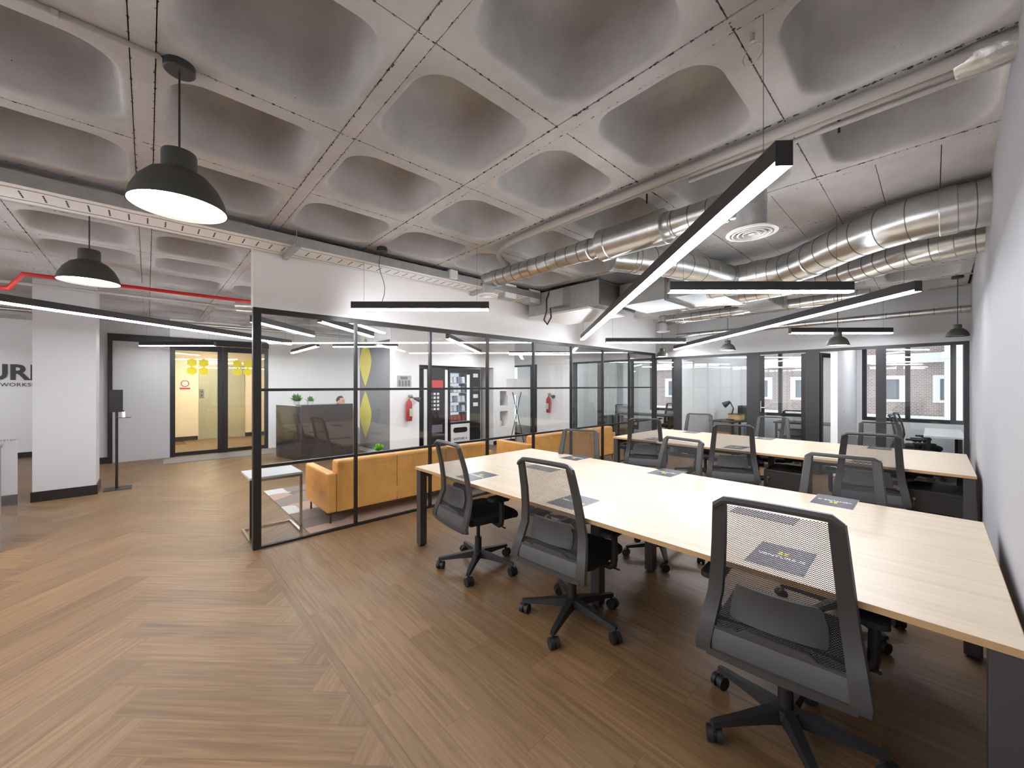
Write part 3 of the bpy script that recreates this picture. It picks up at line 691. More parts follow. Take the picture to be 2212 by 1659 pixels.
for x, lab in ((-2.05,'flat cable port in the nearest desk, left'),):
    t = thing('desk_cable_port', 'long grey cable port set in the nearest desk, left of the middle chair', 'cable port', (-2.45, 2.655, .7402)); box('lid', 'gray_panel', -.16, .16, -.075, .075, 0, .003, t)
t = thing('desk_cable_port', 'long grey cable port set in the nearest desk behind the largest chair', 'cable port', (-.68, 2.645, .7402)); box('lid', 'gray_panel', -.16, .16, -.075, .075, 0, .003, t)
# pedestals
def pedestal(x, y, label):
    t = thing('drawer_pedestal', label, 'pedestal', (x, y, 0), 0, 'black drawer pedestals under the far desk')
    box('body', 'pedestal', -.17, .19, .02, .52, .04, .55, t, .004)
    for z0, z1 in ((.045,.20),(.205,.36),(.365,.52)): box('drawer', 'pedestal', -.165, .185, 0, .019, z0, z1, t)
    for cx in (-.13, .15):
        for cy in (.07, .46): MB().cyl((cx-.01,cy,.02),(cx+.01,cy,.02),.02,12).obj('caster', 'rubber', t, True)
    k = MB(); k.cyl((-.12,0,.47),(-.12,-.012,.47),.012,12); k.box(-.122,-.118,-.03,-.012,.463,.477); k.box(-.1215,-.1185,-.03,-.027,.41,.47)
    k.obj('key', 'brass', t)
pedestal(-.005, 5.12, 'black drawer pedestal under the far desk beside the right wall'); pedestal(-1.15, 5.12, 'black drawer pedestal under the far desk, right of the middle chair')

# ================================================================== LAMPS
def bar_lamp(p0, p1, label, zb=2.25, wires=True, ztop=ZC, cable=None):
    a, b = Vector((*p0, zb)), Vector((*p1, zb)); L = (b-a).length; rz = math.atan2(b.y-a.y, b.x-a.x); c = (a+b)/2
    t = thing('linear_lamp', label, 'lamp', (c.x, c.y, zb), rz, 'black linear pendant lamps')
    h = MB(); w = .029
    h.box(-L/2, L/2, -w, w, .015, .085); h.box(-L/2, -L/2+.004, -w, w, 0, .015); h.box(L/2-.004, L/2, -w, w, 0, .015)
    h.obj('housing', 'lamp_black', t)
    box('diffuser', 'lamp_emit', -L/2+.004, L/2-.004, -w+.001, w-.001, 0, .015, t)
    if wires:
        for s in (-1, 1):
            MB().cyl((s*(L/2-.12),0,.085),(s*(L/2-.12),0,ztop-zb),.0012,6).obj('suspension_wire', 'cable', t)
    if cable:
        MB().tube([(-L/2+.3+.03*math.sin(k*.9)*(k%7>0), 0, .085+k*(ztop-zb-.12)/7) for k in range(8)], .003, 6).obj('power_cable', 'cable', t); MB().cyl((-L/2+.3,0,ztop-zb-.04),(-L/2+.3,0,ztop-zb),.05,20).obj('ceiling_rose', 'lamp_black', t)
    return t
bar_lamp((-.347,1.587), (-3.957,5.26), 'longest black bar lamp running diagonally away over the nearest desk')
bar_lamp((-.085,4.49), (-3.70,8.10), 'long black bar lamp running diagonally over the far desk')
bar_lamp((-1.46,3.08), (-.455,4.165), 'short black bar lamp hung level over the desks, below the round ducts')
bar_lamp((-3.96,1.495), (-3.03,2.50), 'black bar lamp in front of the white wall above the glass partition', cable=1)
bar_lamp((-1.42,6.80), (-.42,7.87), 'black bar lamp hung level above the back office front')
bar_lamp((-3.93,5.90), (-2.98,6.93), 'black bar lamp at the far end of the white header wall')
bar_lamp((-5.30,-1.62), (-8.05,1.92), 'long black bar lamp crossing the lobby on the left')
bar_lamp((-5.49,.907), (-6.49,1.86), 'black bar lamp in the lounge just behind the partition post')
bar_lamp((-4.95,1.49), (-5.95,2.56), 'black bar lamp in the lounge above the tan sofa')
bar_lamp((-10.2,2.47), (-8.08,2.40), 'bar lamp above the reception desk, left')
bar_lamp((-8.0,2.66), (-7.10,3.56), 'bar lamp hung level in the middle of the lounge')
bar_lamp((-5.31,3.52), (-7.25,5.72), 'bar lamp running toward the vending machines')
bar_lamp((-7.05,6.45), (-6.05,7.55), 'bar lamp in front of the white shelf wall')
bar_lamp((-10.29,-.105), (-9.32,.942), 'bar lamp in front of the entrance doors', ztop=ZC)
bar_lamp((-11.9,-3.4), (-10.6,-2.1), 'added fill lamp out of view in the left end of the lobby')  # added out of view to brighten the left lobby wall
bar_lamp((-9.9,4.6), (-9.6,7.4), 'added fill lamp hidden in the passage behind the lounge block')  # added lamp, hidden by the block, lifts the reception wall
bar_lamp((-.3,-3.6), (-3.6,-.80), 'long added fill lamp behind the camera in the open area')  # added unseen fill for the header wall and ceiling
bar_lamp((-.2,-1.5), (-1.9,-.35), 'added fill lamp behind the camera by the right wall')  # also added behind the view as extra fill
bar_lamp((-6.4,-3.6), (-4.2,-1.2), 'added fill lamp behind the camera between the lobby and the desks')  # added fill source that stays out of view
bar_lamp((-2.6,-3.0), (-5.4,-2.2), 'added fill lamp near the front wall behind the camera')  # added unseen, brightens the walls and ceiling
def pendant(x, y, zb, D, label, zc=ZC, lit=True):
    t = thing('pendant_lamp', label, 'lamp', (x, y, zb), 0, 'black dome pendant lamps'); r = D/2; h = .70*D
    prof = [(.0,h),(.17*D,h),(.18*D,h-.01),(.18*D,.47*D),(.30*D,.40*D),(.40*D,.28*D),(.465*D,.14*D),(r,.0),(r-.004,.0),(.455*D,.14*D),(.39*D,.27*D),(.29*D,.38*D),(.16*D,.44*D)]
    MB().lathe(prof, 40).obj('shade', 'pendant_black', t, True)
    MB().disc(r-.006, .012, 40).obj('diffuser' , 'pendant_emit' if lit else 'lamp_white', t)
    MB().cyl((0,0,h),(0,0,zc-zb-.035),.004,8).obj('cord', 'lamp_black', t)
    MB().lathe([(0,zc-zb),(.055,zc-zb),(.055,zc-zb-.03),(.05,zc-zb-.035),(0,zc-zb-.035)], 28).obj('ceiling_rose', 'lamp_black', t, True)
pendant(-2.21, .10, 2.262, .34, 'large lit dome pendant lamp hanging nearest on the left')
pendant(-4.275, -.318, 2.268, .34, 'lit dome pendant lamp hanging above the red pipe', 2.88)
pendant(-3.86, 7.86, 2.10, .25, 'small dome pendant lamp at the end of the glass partition')
pendant(-2.447, 7.40, 2.11, .25, 'small dome pendant lamp above the white office wall')
pendant(-.84, 6.465, 2.01, .25, 'small dome pendant lamp left of the right hand windows')
pendant(.20, 7.45, 2.12, .21, 'black dome pendant lamp in the corner against the right wall', lit=False)
pendant(-.6, -1.2, 2.26, .34, 'dome pendant lamp behind the camera on the right'); pendant(-2.0, -2.3, 2.26, .34, 'dome pendant lamp behind the camera near the front wall')
# office ceiling panels
for x, y, lab in ((-5.0,9.5,'ceiling panel light in the left back office'),(-2.2,9.6,'ceiling panel light in the middle office'),(-.35,9.5,'ceiling panel light in the right office'),(-8.4,9.4,'ceiling panel light in the far meeting room')):
    t = thing('panel_light', lab, 'lamp', (x, y, 2.62)); box('frame', 'lamp_white', -.31, .31, -.31, .31, -.02, 0, t); box('diffuser', 'lamp_emit', -.15, .15, -.15, .15, -.024, -.02, t)

# ================================================================== DUCTS, TRAY, PIPES
def smooth_path(pts, n=8):
    P = [Vector(p) for p in pts]; out = []
    for i in range(len(P)-1):
        p0, p1, p2, p3 = P[max(i-1,0)], P[i], P[i+1], P[min(i+2,len(P)-1)]
        for k in range(n):
            t = k/n; out.append(.5*((2*p1)+(-p0+p2)*t+(2*p0-5*p1+4*p2-p3)*t*t+(-p0+3*p1-3*p2+p3)*t**3))
    return out + [P[-1]]
def resample(path, step):
    out = [path[0]]; acc = 0
    for a, b in zip(path, path[1:]):
        d = (b-a).length
        while acc + d >= step:
            t = (step-acc)/d; a = a + (b-a)*t; out.append(a); d = (b-a).length; acc = 0
        acc += d
    if (out[-1]-path[-1]).length > .02: out.append(path[-1])
    return out
def duct(pts, r, label, seam=.13, collars=(), name='spiral_duct'):
    base = Vector(pts[0]); t = thing(name, label, 'duct', tuple(base), 0, 'round galvanised air ducts')
    p = resample(smooth_path(pts, 10), .03); p = [q-base for q in p]
    MB().tube(p, r, 28).obj('tube', 'galv', t, True)
    k = max(1, int(round(seam/.03)))
    for i in range(k, len(p)-1, k):
        d = (p[i+1]-p[i-1]).normalized(); MB().tube([p[i]-d*.003, p[i]+d*.003], r+.0022, 28).obj('seam_ring', 'galv_seam', t, True)
    for c in collars:
        i = min(len(p)-2, max(1, int(c*len(p)))); d = (p[i+1]-p[i-1]).normalized()
        MB().tube([p[i]-d*.045, p[i]-d*.04, p[i]+d*.04, p[i]+d*.045], [r+.002,r+.007,r+.007,r+.002], 28).obj('collar', 'galv', t, True)
    return t
duct([(wx(4)+.08,4.05,2.712),(-.12,4.06,2.70),(-.45,4.22,2.69),(-.85,4.55,2.66),(-1.12,4.68,2.65),(-1.75,4.70,2.65)], .155, 'largest round duct bending out of the right wall below the ceiling', .15, (.12,.55,.78))
duct([(wx(4.7)+.08,4.78,2.672),(-.10,4.86,2.668),(-.40,5.08,2.66),(-.75,5.28,2.65),(-1.2,5.34,2.65),(-2.35,5.36,2.65)], .125, 'second round duct bending out of the right wall under the largest one', .13, (.1,.4,.8))
duct([(-1.88,2.81,2.68),(-2.6,2.81,2.68),(-3.42,2.81,2.68)], .085, 'slim round duct running left to the round diffuser by the wall', .11, (.12,.92))
duct([(-1.36,2.81,2.68),(-1.62,2.81,2.68),(-1.90,2.81,2.68)], .122, 'wider sleeve of the slim round duct', .5, (.08,.9))
duct([(-.80,2.81,2.68),(-1.1,2.81,2.68),(-1.38,2.81,2.68)], .09, 'short round duct leading right to the round ceiling diffuser', .13, (.3,.9))
duct([(-3.22,6.76,2.66),(-2.0,6.74,2.66),(-.55,6.70,2.66)], .078, 'slim round duct above the far desk', .14, (.1,.45,.62,.85))
duct([(-3.6,7.95,2.52),(-1.8,7.95,2.52),(wx(7.9),7.95,2.52)], .042, 'thin round duct along the top of the back wall', .25, (.35,))
duct([(-2.05,3.15,2.70),(-1.75,3.75,2.69),(-1.5,4.62,2.66)], .13, 'round duct branch running back beside the fan coil unit', .2, (.2,.8))
def diffuser(x, y, zt, zb, r, label):
    t = thing('round_diffuser', label, 'diffuser', (x, y, zb), 0, 'round air diffusers'); h = zt-zb
    MB().lathe([(r*.58,h),(r*.58,.03),(r*.6,.03),(r*.6,.02),(r*.58,.02)], 32).obj('neck', 'galv_dull', t, True)
    MB().lathe([(r*.60,.022),(r,.012),(r,.004),(r*.84,.0),(r*.80,.015)], 36).obj('outer_ring', 'lamp_white', t, True)
    for q in (.68,.48,.28): MB().lathe([(r*q,.02),(r*(q+.09),-.001),(r*(q+.03),-.004),(r*(q-.04),.018)], 32).obj('cone_ring', 'lamp_white', t, True)
    MB().lathe([(0,-.004),(r*.14,-.002),(r*.12,.012),(0,.014)], 24).obj('centre', 'lamp_white', t, True)
diffuser(-.79, 2.81, 2.66, 2.462, .145, 'white round air diffuser under the ceiling near the longest lamp'); diffuser(-3.42, 2.81, 2.66, 2.51, .115, 'round air diffuser close to the white header wall'); diffuser(-3.30, 6.76, 2.62, 2.46, .115, 'round air diffuser above the end of the glass partition')
for x, y, lab in ((-.79,2.81,'elbow above the near ceiling diffuser'),(-3.42,2.81,'elbow above the diffuser by the header wall'),(-3.30,6.76,'elbow above the far ceiling diffuser')):
    t = thing('duct_elbow', 'galvanised ' + lab, 'duct', (x, y, 2.66)); MB().lathe([(0,.10),(.05,.095),(.082,.07),(.086,.0),(.086,-.02)], 24).obj('cap', 'galv', t, True)
# fan coil unit and plenum pieces
t = thing('fan_coil_unit', 'grey sheet metal fan coil unit hung under the ceiling by the header wall', 'air conditioner', (-3.3, 4.55, 2.50))
box('casing', 'galv_dull', -.78, .45, -.42, .42, 0, .33, t, .004); box('return_panel', 'tray_white', -.70, .35, -.50, .36, -.03, -.005, t); box('control_box', 'galv_dull', -.25, -.02, -.56, -.42, .06, .28, t); box('flange', 'galv_seam', .45, .47, -.42, .42, .02, .31, t)
for xx in (-.7,.38):
    for yy in (-.36,.36): MB().cyl((xx,yy,.33),(xx,yy,.38),.005,6).obj('hanger_rod', 'galv_dull', t)
MB().tube([(-.30,-.50,.30),(-.32,-.54,.18),(-.30,-.56,.02),(-.34,-.57,-.10),(-.27,-.58,-.17),(-.21,-.57,-.08),(-.24,-.55,.05)], .012, 8).obj('hose', 'cable', t, True)
t = thing('duct_plenum', 'rectangular galvanised plenum between the fan coil unit and the round ducts', 'duct', (-1.80, 4.85, 2.50)); MB().loft([[(-.98,-.36,.03),(-.98,.36,.03),(-.98,.36,.30),(-.98,-.36,.30)],[(-.35,-.36,.03),(-.35,.36,.03),(-.35,.36,.30),(-.35,-.36,.30)],[(.18,-.38,.02),(.18,.66,.02),(.18,.66,.31),(.18,-.38,.31)]]).obj('casing', 'galv', t); box('flange', 'galv_seam', -.37, -.33, -.38, .38, .01, .32, t)
t = thing('lined_duct', 'flat foil lined duct branching behind the level bar lamp', 'duct', (-1.6, 5.9, 2.56)); MB().loft([[(-.20,-.55,0),(.20,-.55,0),(.20,-.55,.22),(-.20,-.55,.22)],[(-.18,.75,.02),(.18,.75,.02),(.18,.75,.20),(-.18,.75,.20)]]).obj('casing', 'galv_dull', t)
for k in range(9): box('rib', 'galv', -.205, .205, -.5+k*.12, -.48+k*.12, -.004, .223, t)
for x, y, lab in ((-3.92,3.55,'by the slim duct'),(-3.92,4.02,'nearest the fan coil unit')):
    t = thing('junction_box', 'grey junction box on the cable tray ' + lab, 'box', (x, y, 2.66)); box('body', 'table_gray', -.07, .07, -.11, .11, 0, .2, t, .006); box('lid', 'lamp_white', .07, .08, -.10, .10, .01, .19, t)
t = thing('junction_box', 'small white junction box on the cable tray beside the slim duct', 'box', (-3.86, 2.62, 2.75)); box('body', 'lamp_white', -.05, .05, -.05, .05, 0, .1, t, .006); box('lid', 'lamp_white', .05, .056, -.045, .045, .005, .095, t)
# cable tray
ct = thing('cable_tray', 'long perforated white cable tray running along the header wall', 'cable tray', (-4.02, 0, 2.735))
Y_0, Y_1 = -3.9, 4.1
MB().box(-.17,.18,Y_0,Y_1,0,.0015).obj('base', 'tray_white', ct); box('side', 'galv_dull', .178, .18, Y_0, Y_1, .0015, .085, ct); box('side', 'galv_dull', -.17, -.168, Y_0, Y_1, .0015, .085, ct)
box('lip', 'galv', .165, .18, Y_0, Y_1, .085, .087, ct); box('lip', 'galv', -.17, -.155, Y_0, Y_1, .085, .087, ct)
slot = MB()
for q in (-.051,-.017,.017,.051): slot.box(q-.0125, q+.0125, -.0045, .0045, -.001, .0004)
sme = slot.mesh('slot_row'); sme.materials.append(MATS['slot_dark'])
yy = Y_0+.1; cnt = 0
while yy < Y_1-.1:
    o = link('slot_row', sme, ct); o.location = (.005, yy, 0); yy += .10
    for s in (-1, 1):
        if cnt % 4 == 0: pass
    cnt += 1
for s in (-.105, .115):
    w = MB(); w.tube([(s + .006*math.sin(k*1.05), Y_0+k*.05, -.0008) for k in range(int((Y_1-Y_0)/.05))], .0016, 4); w.obj('embossed_rib', 'galv_seam', ct)
for yb in (.95, 3.15, -1.6):
    b = box('bracket', 'galv_dull', -.165, .30, yb-.02, yb+.02, -.045, -.003, ct); MB().cyl((.24,yb,-.003),(.24,yb,ZC-2.735),.005,8).obj('threaded_rod', 'galv', b)
t = thing('cable_bundle', 'dark cables lying in the cable tray', 'cable', (-4.03, 0, 2.76))
MB().tube(smooth_path([(.05+.04*math.sin(k*1.7), -3.8+k*.78, .02) for k in range(11)], 6), .022, 8).obj('cable', 'cable', t, True); MB().tube(smooth_path([(-.05+.03*math.sin(k*2.3), -3.8+k*.78, .015) for k in range(11)], 6), .016, 8).obj('cable', 'ink_red', t, True)
# pipes
t = thing('ceiling_pipe', 'grey pipe pair running under the ribs toward the right wall', 'pipe', (wx(2.4), 2.47, 2.835))
MB().tube(smooth_path([(0,-.03,0),(-.6,-.03,0),(-1.6,-.02,0),(-2.6,-.01,0),(-3.0,.02,-.01),(-3.22,.14,-.03),(-3.28,.32,-.06)], 8), .026, 12).obj('insulated_pipe', 'pipe_gray', t, True); MB().tube([(0,.055,.01),(-2.5,.055,.01)], .018, 10).obj('conduit', 'pipe_gray', t, True); MB().tube([(0,.10,-.01),(-1.3,.10,-.01)], .014, 10).obj('conduit', 'pipe_gray', t, True)
MB().tube([(0,.0,.0),(-.10,.0,.0),(-.16,.01,.0)], [.055,.06,.05], 12).obj('foam_collar', 'foil', t, True)
for xx in (-.55,-1.6): MB().cyl((xx,.11,.03),(xx,.11,-.05),.006,8).obj('clip', 'black_metal', t)
t = thing('ceiling_conduit', 'thin grey conduit along the ceiling joint ending at the pendant rose', 'pipe', (-2.20, .04, 2.872)); MB().cyl((0,0,0),(0,-3.4,0),.012,10).obj('conduit', 'pipe_gray', t, True)
for k in (-.28,-1.0): MB().cyl((0,k,.0),(0,k-.02,0),.017,10).obj('clip', 'galv_dull', t)
t = thing('red_sprinkler_pipe', 'red sprinkler pipe running across the lobby below the ceiling', 'pipe', (-6.1, -.90, 2.60)); MB().tube([(-.05,-.22,-.16),(-.05,-.10,-.15),(-.02,-.03,-.05),(0,.0,0),(0,.15,0),(0,8.9,0)], .020, 12).obj('pipe', 'red', t, True); MB().tube([(-.05,-3,-.16),(-.05,-.22,-.16)], .020, 12).obj('pipe', 'red', t, True)
for k in (.3,2.4,4.4): MB().cyl((0,k,.02),(0,k,.27),.005,8).obj('hanger_rod', 'galv_dull', t)
t = thing('lobby_pipe', 'slim grey pipe behind the red sprinkler pipe', 'pipe', (-7.3, -2.0, 2.70)); MB().cyl((0,0,0),(0,9,0),.02,10).obj('pipe', 'pipe_gray', t, True)
t = thing('lobby_duct_run', 'slim galvanised pipe above the reception area', 'pipe', (-9.2, -2.0, 2.62)); MB().cyl((0,0,0),(0,5.5,0),.03,12).obj('pipe', 'galv', t, True)
t = thing('square_diffuser_duct', 'galvanised duct stub coming over the lobby bar lamp', 'duct', (-6.9, .95, 2.66)); MB().tube([(0,0,0),(.5,.9,0)], .075, 20).obj('tube', 'galv', t, True)
# coil of wire hanging from the ceiling
t = thing('wire_coil', 'small coil of pale wire hooked on the ceiling near the long lamp', 'wire', (-.485, 1.74, 2.80))
MB().tube([(.035*math.cos(a), .02*math.sin(a), .052*math.sin(a)) for a in [2*PI*k/24 for k in range(49)]], .003, 6).obj('coil', 'tray_white', t, True); MB().cyl((0,0,.05),(0,0,.08),.008,10).obj('hook', 'galv_dull', t)

# ================================================================== LOUNGE
def sofa(y0, y1, label, seats=3):
    xb = -4.395; t = thing('sofa', label, 'sofa', (xb, y0, 0), 0, 'tan leather sofas behind the partition'); L = y1-y0; D = .80
    box('frame', 'leather', -D, -.005, .10, L-.10, .16, .30, t, .012)
    for a, b in ((0,.10),(L-.10,L)): box('arm', 'leather', -D, 0, a, b, .13, .56, t, .02)
    w = (L-.20)/seats
    for k in range(seats):
        ya, yb_ = .10+k*w+.002, .10+(k+1)*w-.002
        MB().loft([[(0,ya,.13),(-.20,ya,.13),(-.20,yb_,.13),(0,yb_,.13)],[(0,ya,.665),(-.16,ya,.665),(-.16,yb_,.665),(0,yb_,.665)],[(-.02,ya+.01,.685),(-.14,ya+.01,.685),(-.14,yb_-.01,.685),(-.02,yb_-.01,.685)]]).obj('back_cushion', 'leather', t, bevel=.012)
        box('seat_cushion', 'leather', -D+.005, -.21, ya, yb_, .30, .43, t, .025)
    for xx in (-.05,-D+.06):
        for yy in (.05, L-.05): MB().cyl((xx,yy,.0105),(xx,yy,.15),.011,10).obj('leg', 'black_metal', t)
    box('base_rail', 'black_metal', -.012, .0, .0, L, .118, .13, t)
sofa(1.40, 3.70, 'tan leather sofa behind the partition nearest the black post'); sofa(4.45, 6.95, 'second tan leather sofa farther along behind the partition')
t = thing('rug', 'patchwork rug under the tan sofa', 'rug', (-5.5, 2.6, 0)); box('pile', 'rug', -.95, 1.235, -1.40, 1.35, 0.001, .010, t)
st_ = thing('side_table', 'thin grey topped metal side table beside the partition post', 'table', (-4.62, .93, 0))
box('table_top', 'table_gray', -.235, .215, -.225, .235, .600, .62, st_, .002)
def bar(n, a, b): 
    M = MB(); x0, x1 = min(a[0],b[0])-.011, max(a[0],b[0])+.011; y0, y1 = min(a[1],b[1])-.011, max(a[1],b[1])+.011; z0, z1 = min(a[2],b[2])-.011, max(a[2],b[2])+.011
    return M.box(x0,x1,y0,y1,z0,z1).obj(n, 'steel', st_)
for yy in (-.212, .222): bar('leg', (.20,yy,.033), (.20,yy,.588)); bar('base_bar', (-.22,yy,.011), (.20,yy,.011))
bar('base_bar', (-.22,-.19,.011), (-.22,.20,.011)); bar('top_bar', (.20,-.19,.588), (.20,.20,.588))
# reception desk
t = thing('reception_desk', 'tall glossy dark reception desk', 'desk', (-8.47, 2.22, 0))
box('front_panel', 'desk_dark', -.03, 0, 0, 1.0, 0, 1.09, t); MB().prism([(-1.06,-.22),(-1.03,-.22),(0,0),(-.03,0)], 0, 1.09).obj('side_panel', 'desk_dark', t); box('counter', 'desk_dark', -.45, 0, 0, 1.0, 1.09, 1.115, t); box('end_panel', 'lamp_white', -.6, .0, 1.02, 1.09, 0, 1.0, t); box('worktop', 'desk_dark', -.6, -.03, .02, 1.0, .72, .75, t)
def plant(x, y, z, r, label, m='plant', n=60, pot=True):
    t = thing('potted_plant', label, 'plant', (x, y, z))
    if pot: MB().lathe([(0,0),(.05,0),(.062,.07),(.055,.07),(.05,.06),(0,.06)], 20).obj('pot', 'pot', t, True)
    lf = MB(); rr = random.Random(int(abs(x*100)))
    for k in range(n):
        a = rr.uniform(0,2*PI); e = rr.uniform(.15,1.4); d = Vector((math.cos(a)*math.cos(e), math.sin(a)*math.cos(e), math.sin(e))); c = Vector((0,0,.06)); s = Vector((-math.sin(a), math.cos(a), 0))*r*.16; L = r*rr.uniform(.7,1.1)
        lf.add([c, c+d*L*.55+s, c+d*L, c+d*L*.55-s], [(0,1,2,3)])
    o = lf.obj('foliage', m, t); o['kind'] = 'stuff'
plant(-8.75, 2.20, 1.115, .17, 'green potted plant on the left of the reception desk'); plant(-8.62, 2.42, 1.115, .12, 'smaller green plant on the reception desk'); plant(-5.85, 2.62, .43, .12, 'bright green plant on the lounge coffee table', 'plant_bright', 90)
t = thing('coffee_table', 'low dark coffee table in the lounge', 'table', (-5.85, 2.62, 0)); box('table_top', 'desk_dark', -.3, .3, -.3, .3, .40, .43, t, .003)
for a in (-.26,.26):
    for b in (-.26,.26): box('leg', 'black_metal', a-.012, a+.012, b-.012, b+.012, 0, .40, t)
# person seated behind the reception desk
def person(x, y, label):
    pe = thing('person', label, 'person', (x, y, 0), math.radians(-60))
    V = [(0,0,.55),(0,.02,.75),(0,.03,.92),(0,.02,.99),(.17,.02,.92),(.22,.08,.70),(.15,.28,.72),(-.17,.02,.92),(-.22,.08,.70),(-.15,.28,.72),(.09,.02,.50),(.10,.40,.50),(.10,.42,.12),(.10,.52,.07),(-.09,.02,.50),(-.10,.40,.50),(-.10,.42,.12),(-.10,.52,.07)]
    E = [(0,1),(1,2),(2,3),(2,4),(4,5),(5,6),(2,7),(7,8),(8,9),(0,10),(10,11),(11,12),(12,13),(0,14),(14,15),(15,16),(16,17)]
    R = [.14,.13,.10,.055,.055,.042,.03,.055,.042,.03,.08,.06,.045,.035,.08,.06,.045,.035]
    me = bpy.data.meshes.new('body'); me.from_pydata(V, E, []); me.materials.append(MATS['shirt']); b = link('body', me, pe)
    sk = b.modifiers.new('skin', 'SKIN'); 
    for i, v in enumerate(me.skin_vertices[0].data if me.skin_vertices else []): v.radius = (R[i], R[i]*.8); v.use_root = (i == 0)
    if not me.skin_vertices:
        bm = bmesh.new(); bm.from_mesh(me); l = bm.verts.layers.skin.verify()
        for i, v in enumerate(bm.verts): v[l].radius = (R[i], R[i]*.8); v[l].use_root = (i == 0)
        bm.to_mesh(me); bm.free()
    b.modifiers.new('sub', 'SUBSURF').levels = 1
    hd_ = MB(); rings = []
    for i in range(1, 12):
        ph = PI*i/12; z = math.cos(ph); r = math.sin(ph)
        rings.append([(.076*r*math.cos(a)*(1-.12*(z<-.3)), .092*r*math.sin(a) + (.012 if z < -.2 and math.sin(a) > .6 else 0), 1.13+.115*z) for a in [2*PI*k/20 for k in range(20)]])
    h_ = hd_.loft(rings).obj('head', 'skin', pe, True)
    nz = MB().loft([[(-.012,.088,1.10),(.012,.088,1.10),(.008,.086,1.15),(-.008,.086,1.15)],[(-.008,.112,1.105),(.008,.112,1.105),(.004,.092,1.15),(-.004,.092,1.15)]]).obj('nose', 'skin', h_, True)
    for s in (-1,1):
        MB().lathe([(0,-.01),(.010,-.005),(.010,.005),(0,.01)], 10, (s*.03,.083,1.14)).obj('eye', 'hair', h_, True); MB().lathe([(0,-.03),(.012,-.02),(.014,.01),(0,.03)], 10, (s*.078,0,1.13)).obj('ear', 'skin', h_, True)
    box('mouth', 'ink_red', -.022, .022, .085, .094, 1.067, 1.073, h_)
    hr = MB(); rings = []
    for i in range(1, 9):
        ph = PI*i/15; z = math.cos(ph); r = math.sin(ph)
        rings.append([(.084*r*math.cos(a), .100*r*math.sin(a) - .010 - (.018 if math.sin(a) > .3 else 0)*(i>4), 1.14+.118*z) for a in [2*PI*k/20 for k in range(20)]])
    hr.loft(rings).obj('hair', 'hair', pe, True)
person(-9.60, 3.36, 'person with short dark hair seated behind the reception desk')
# extinguishers, sign
def extinguisher(loc, d, label):
    t = thing('fire_extinguisher', label, 'extinguisher', loc, d); MB().lathe([(0,.0),(.06,.0),(.066,.02),(.066,.36),(.05,.41),(.022,.43),(.02,.46),(0,.46)], 24).obj('cylinder', 'red_deep', t, True); box('label', 'green_label', -.02, .05, -.068, -.062, .10, .26, t)
    MB().cyl((0,0,.46),(0,0,.50),.018,10).obj('valve', 'brass', t); MB().box(-.02,.09,-.01,.01,.50,.515).box(-.02,.08,-.01,.01,.53,.542).obj('lever', 'black_metal', t); MB().tube([(.01,0,.48),(.06,-.02,.49),(.12,-.03,.47)], .01, 8).obj('hose', 'black_metal', t); MB().cyl((.10,-.03,.47),(.22,-.04,.44),.02,12,.055).obj('horn', 'cable', t); box('bracket', 'black_metal', -.03, .03, .066, .078, .15, .3, t)
extinguisher((-7.505, 4.02, .76), math.radians(90), 'red fire extinguisher on the white pier beside the vending machines'); extinguisher((-7.30, YB-.08, .75), 0, 'red fire extinguisher on the far white pier left of the back offices')
t = thing('notice_plate', 'small grey notice plate above the fire extinguisher', 'sign', (-7.578, 3.95, 1.59)); box('plate', 'table_gray', 0, .006, -.16, .16, -.12, .12, t); box('print', 'gray_panel', .006, .008, -.09, .07, .04, .10, t)
for k in range(4): box('print', 'gray_panel', .006, .008, -.13+k*.07, -.085+k*.07, -.10, .02, t)
# vending machines
v1 = thing('coffee_vending_machine', 'black coffee vending machine with white side trims', 'vending machine', (-8.2, 4.40, 0))
box('body', 'vend_black', 0, .58, .03, .64, .05, 1.88, v1); box('side_trim', 'vend_white', .58, .61, .03, .10, .05, 1.86, v1); box('side_trim', 'vend_white', .58, .61, .57, .64, .05, 1.86, v1); box('front_panel', 'vend_black', .58, .60, .10, .57, .06, 1.86, v1)
box('picture', 'ink_red', .60, .602, .16, .52, 1.42, 1.62, v1); box('cup_window', 'window_gray', .60, .604, .20, .50, .45, .62, v1); box('base', 'black_metal', .02, .56, .05, .62, 0, .05, v1)
for r in range(5):
    for c in range(3): box('button', 'vend_white', .60, .606, .18+c*.09, .235+c*.09, .95+r*.085, 1.0+r*.085, v1)
v2 = thing('snack_vending_machine', 'black snack vending machine with lit shelves and white flap panel', 'vending machine', (-8.2, 5.09, 0))
bmn = MB(); bmn.box(0,.10,.0,.92,.05,1.9).box(.10,.58,0,.04,.05,1.9).box(.10,.58,.60,.92,.05,1.9).box(.10,.58,.04,.60,1.8,1.9).box(.10,.58,.04,.60,.05,.62); bmn.obj('body', 'vend_black', v2)
box('lit_back', 'vend_lit', .10, .12, .04, .60, .62, 1.8, v2); box('light_strip', 'vend_lit', .55, .58, .53, .595, .66, 1.76, v2); box('pane', 'glass_clear', .585, .59, .05, .60, .63, 1.79, v2)
box('flap_panel', 'vend_white', .58, .60, .05, .58, .12, .60, v2); MB().prism([(p[0]+.31, p[1]+.46) for p in rrect(.20,.06,.058)], .6, .606, Matrix(((0,0,1,0),(1,0,0,0),(0,1,0,0),(0,0,0,1)))).obj('flap', 'vend_black', v2); box('base', 'black_metal', .02, .56, .02, .90, 0, .05, v2)
text('VENTURE X', .075, 'ink_blue', basis((.602,.31,.25), (0,1,0), (0,0,1)), v2, 'lettering', .002, .001)
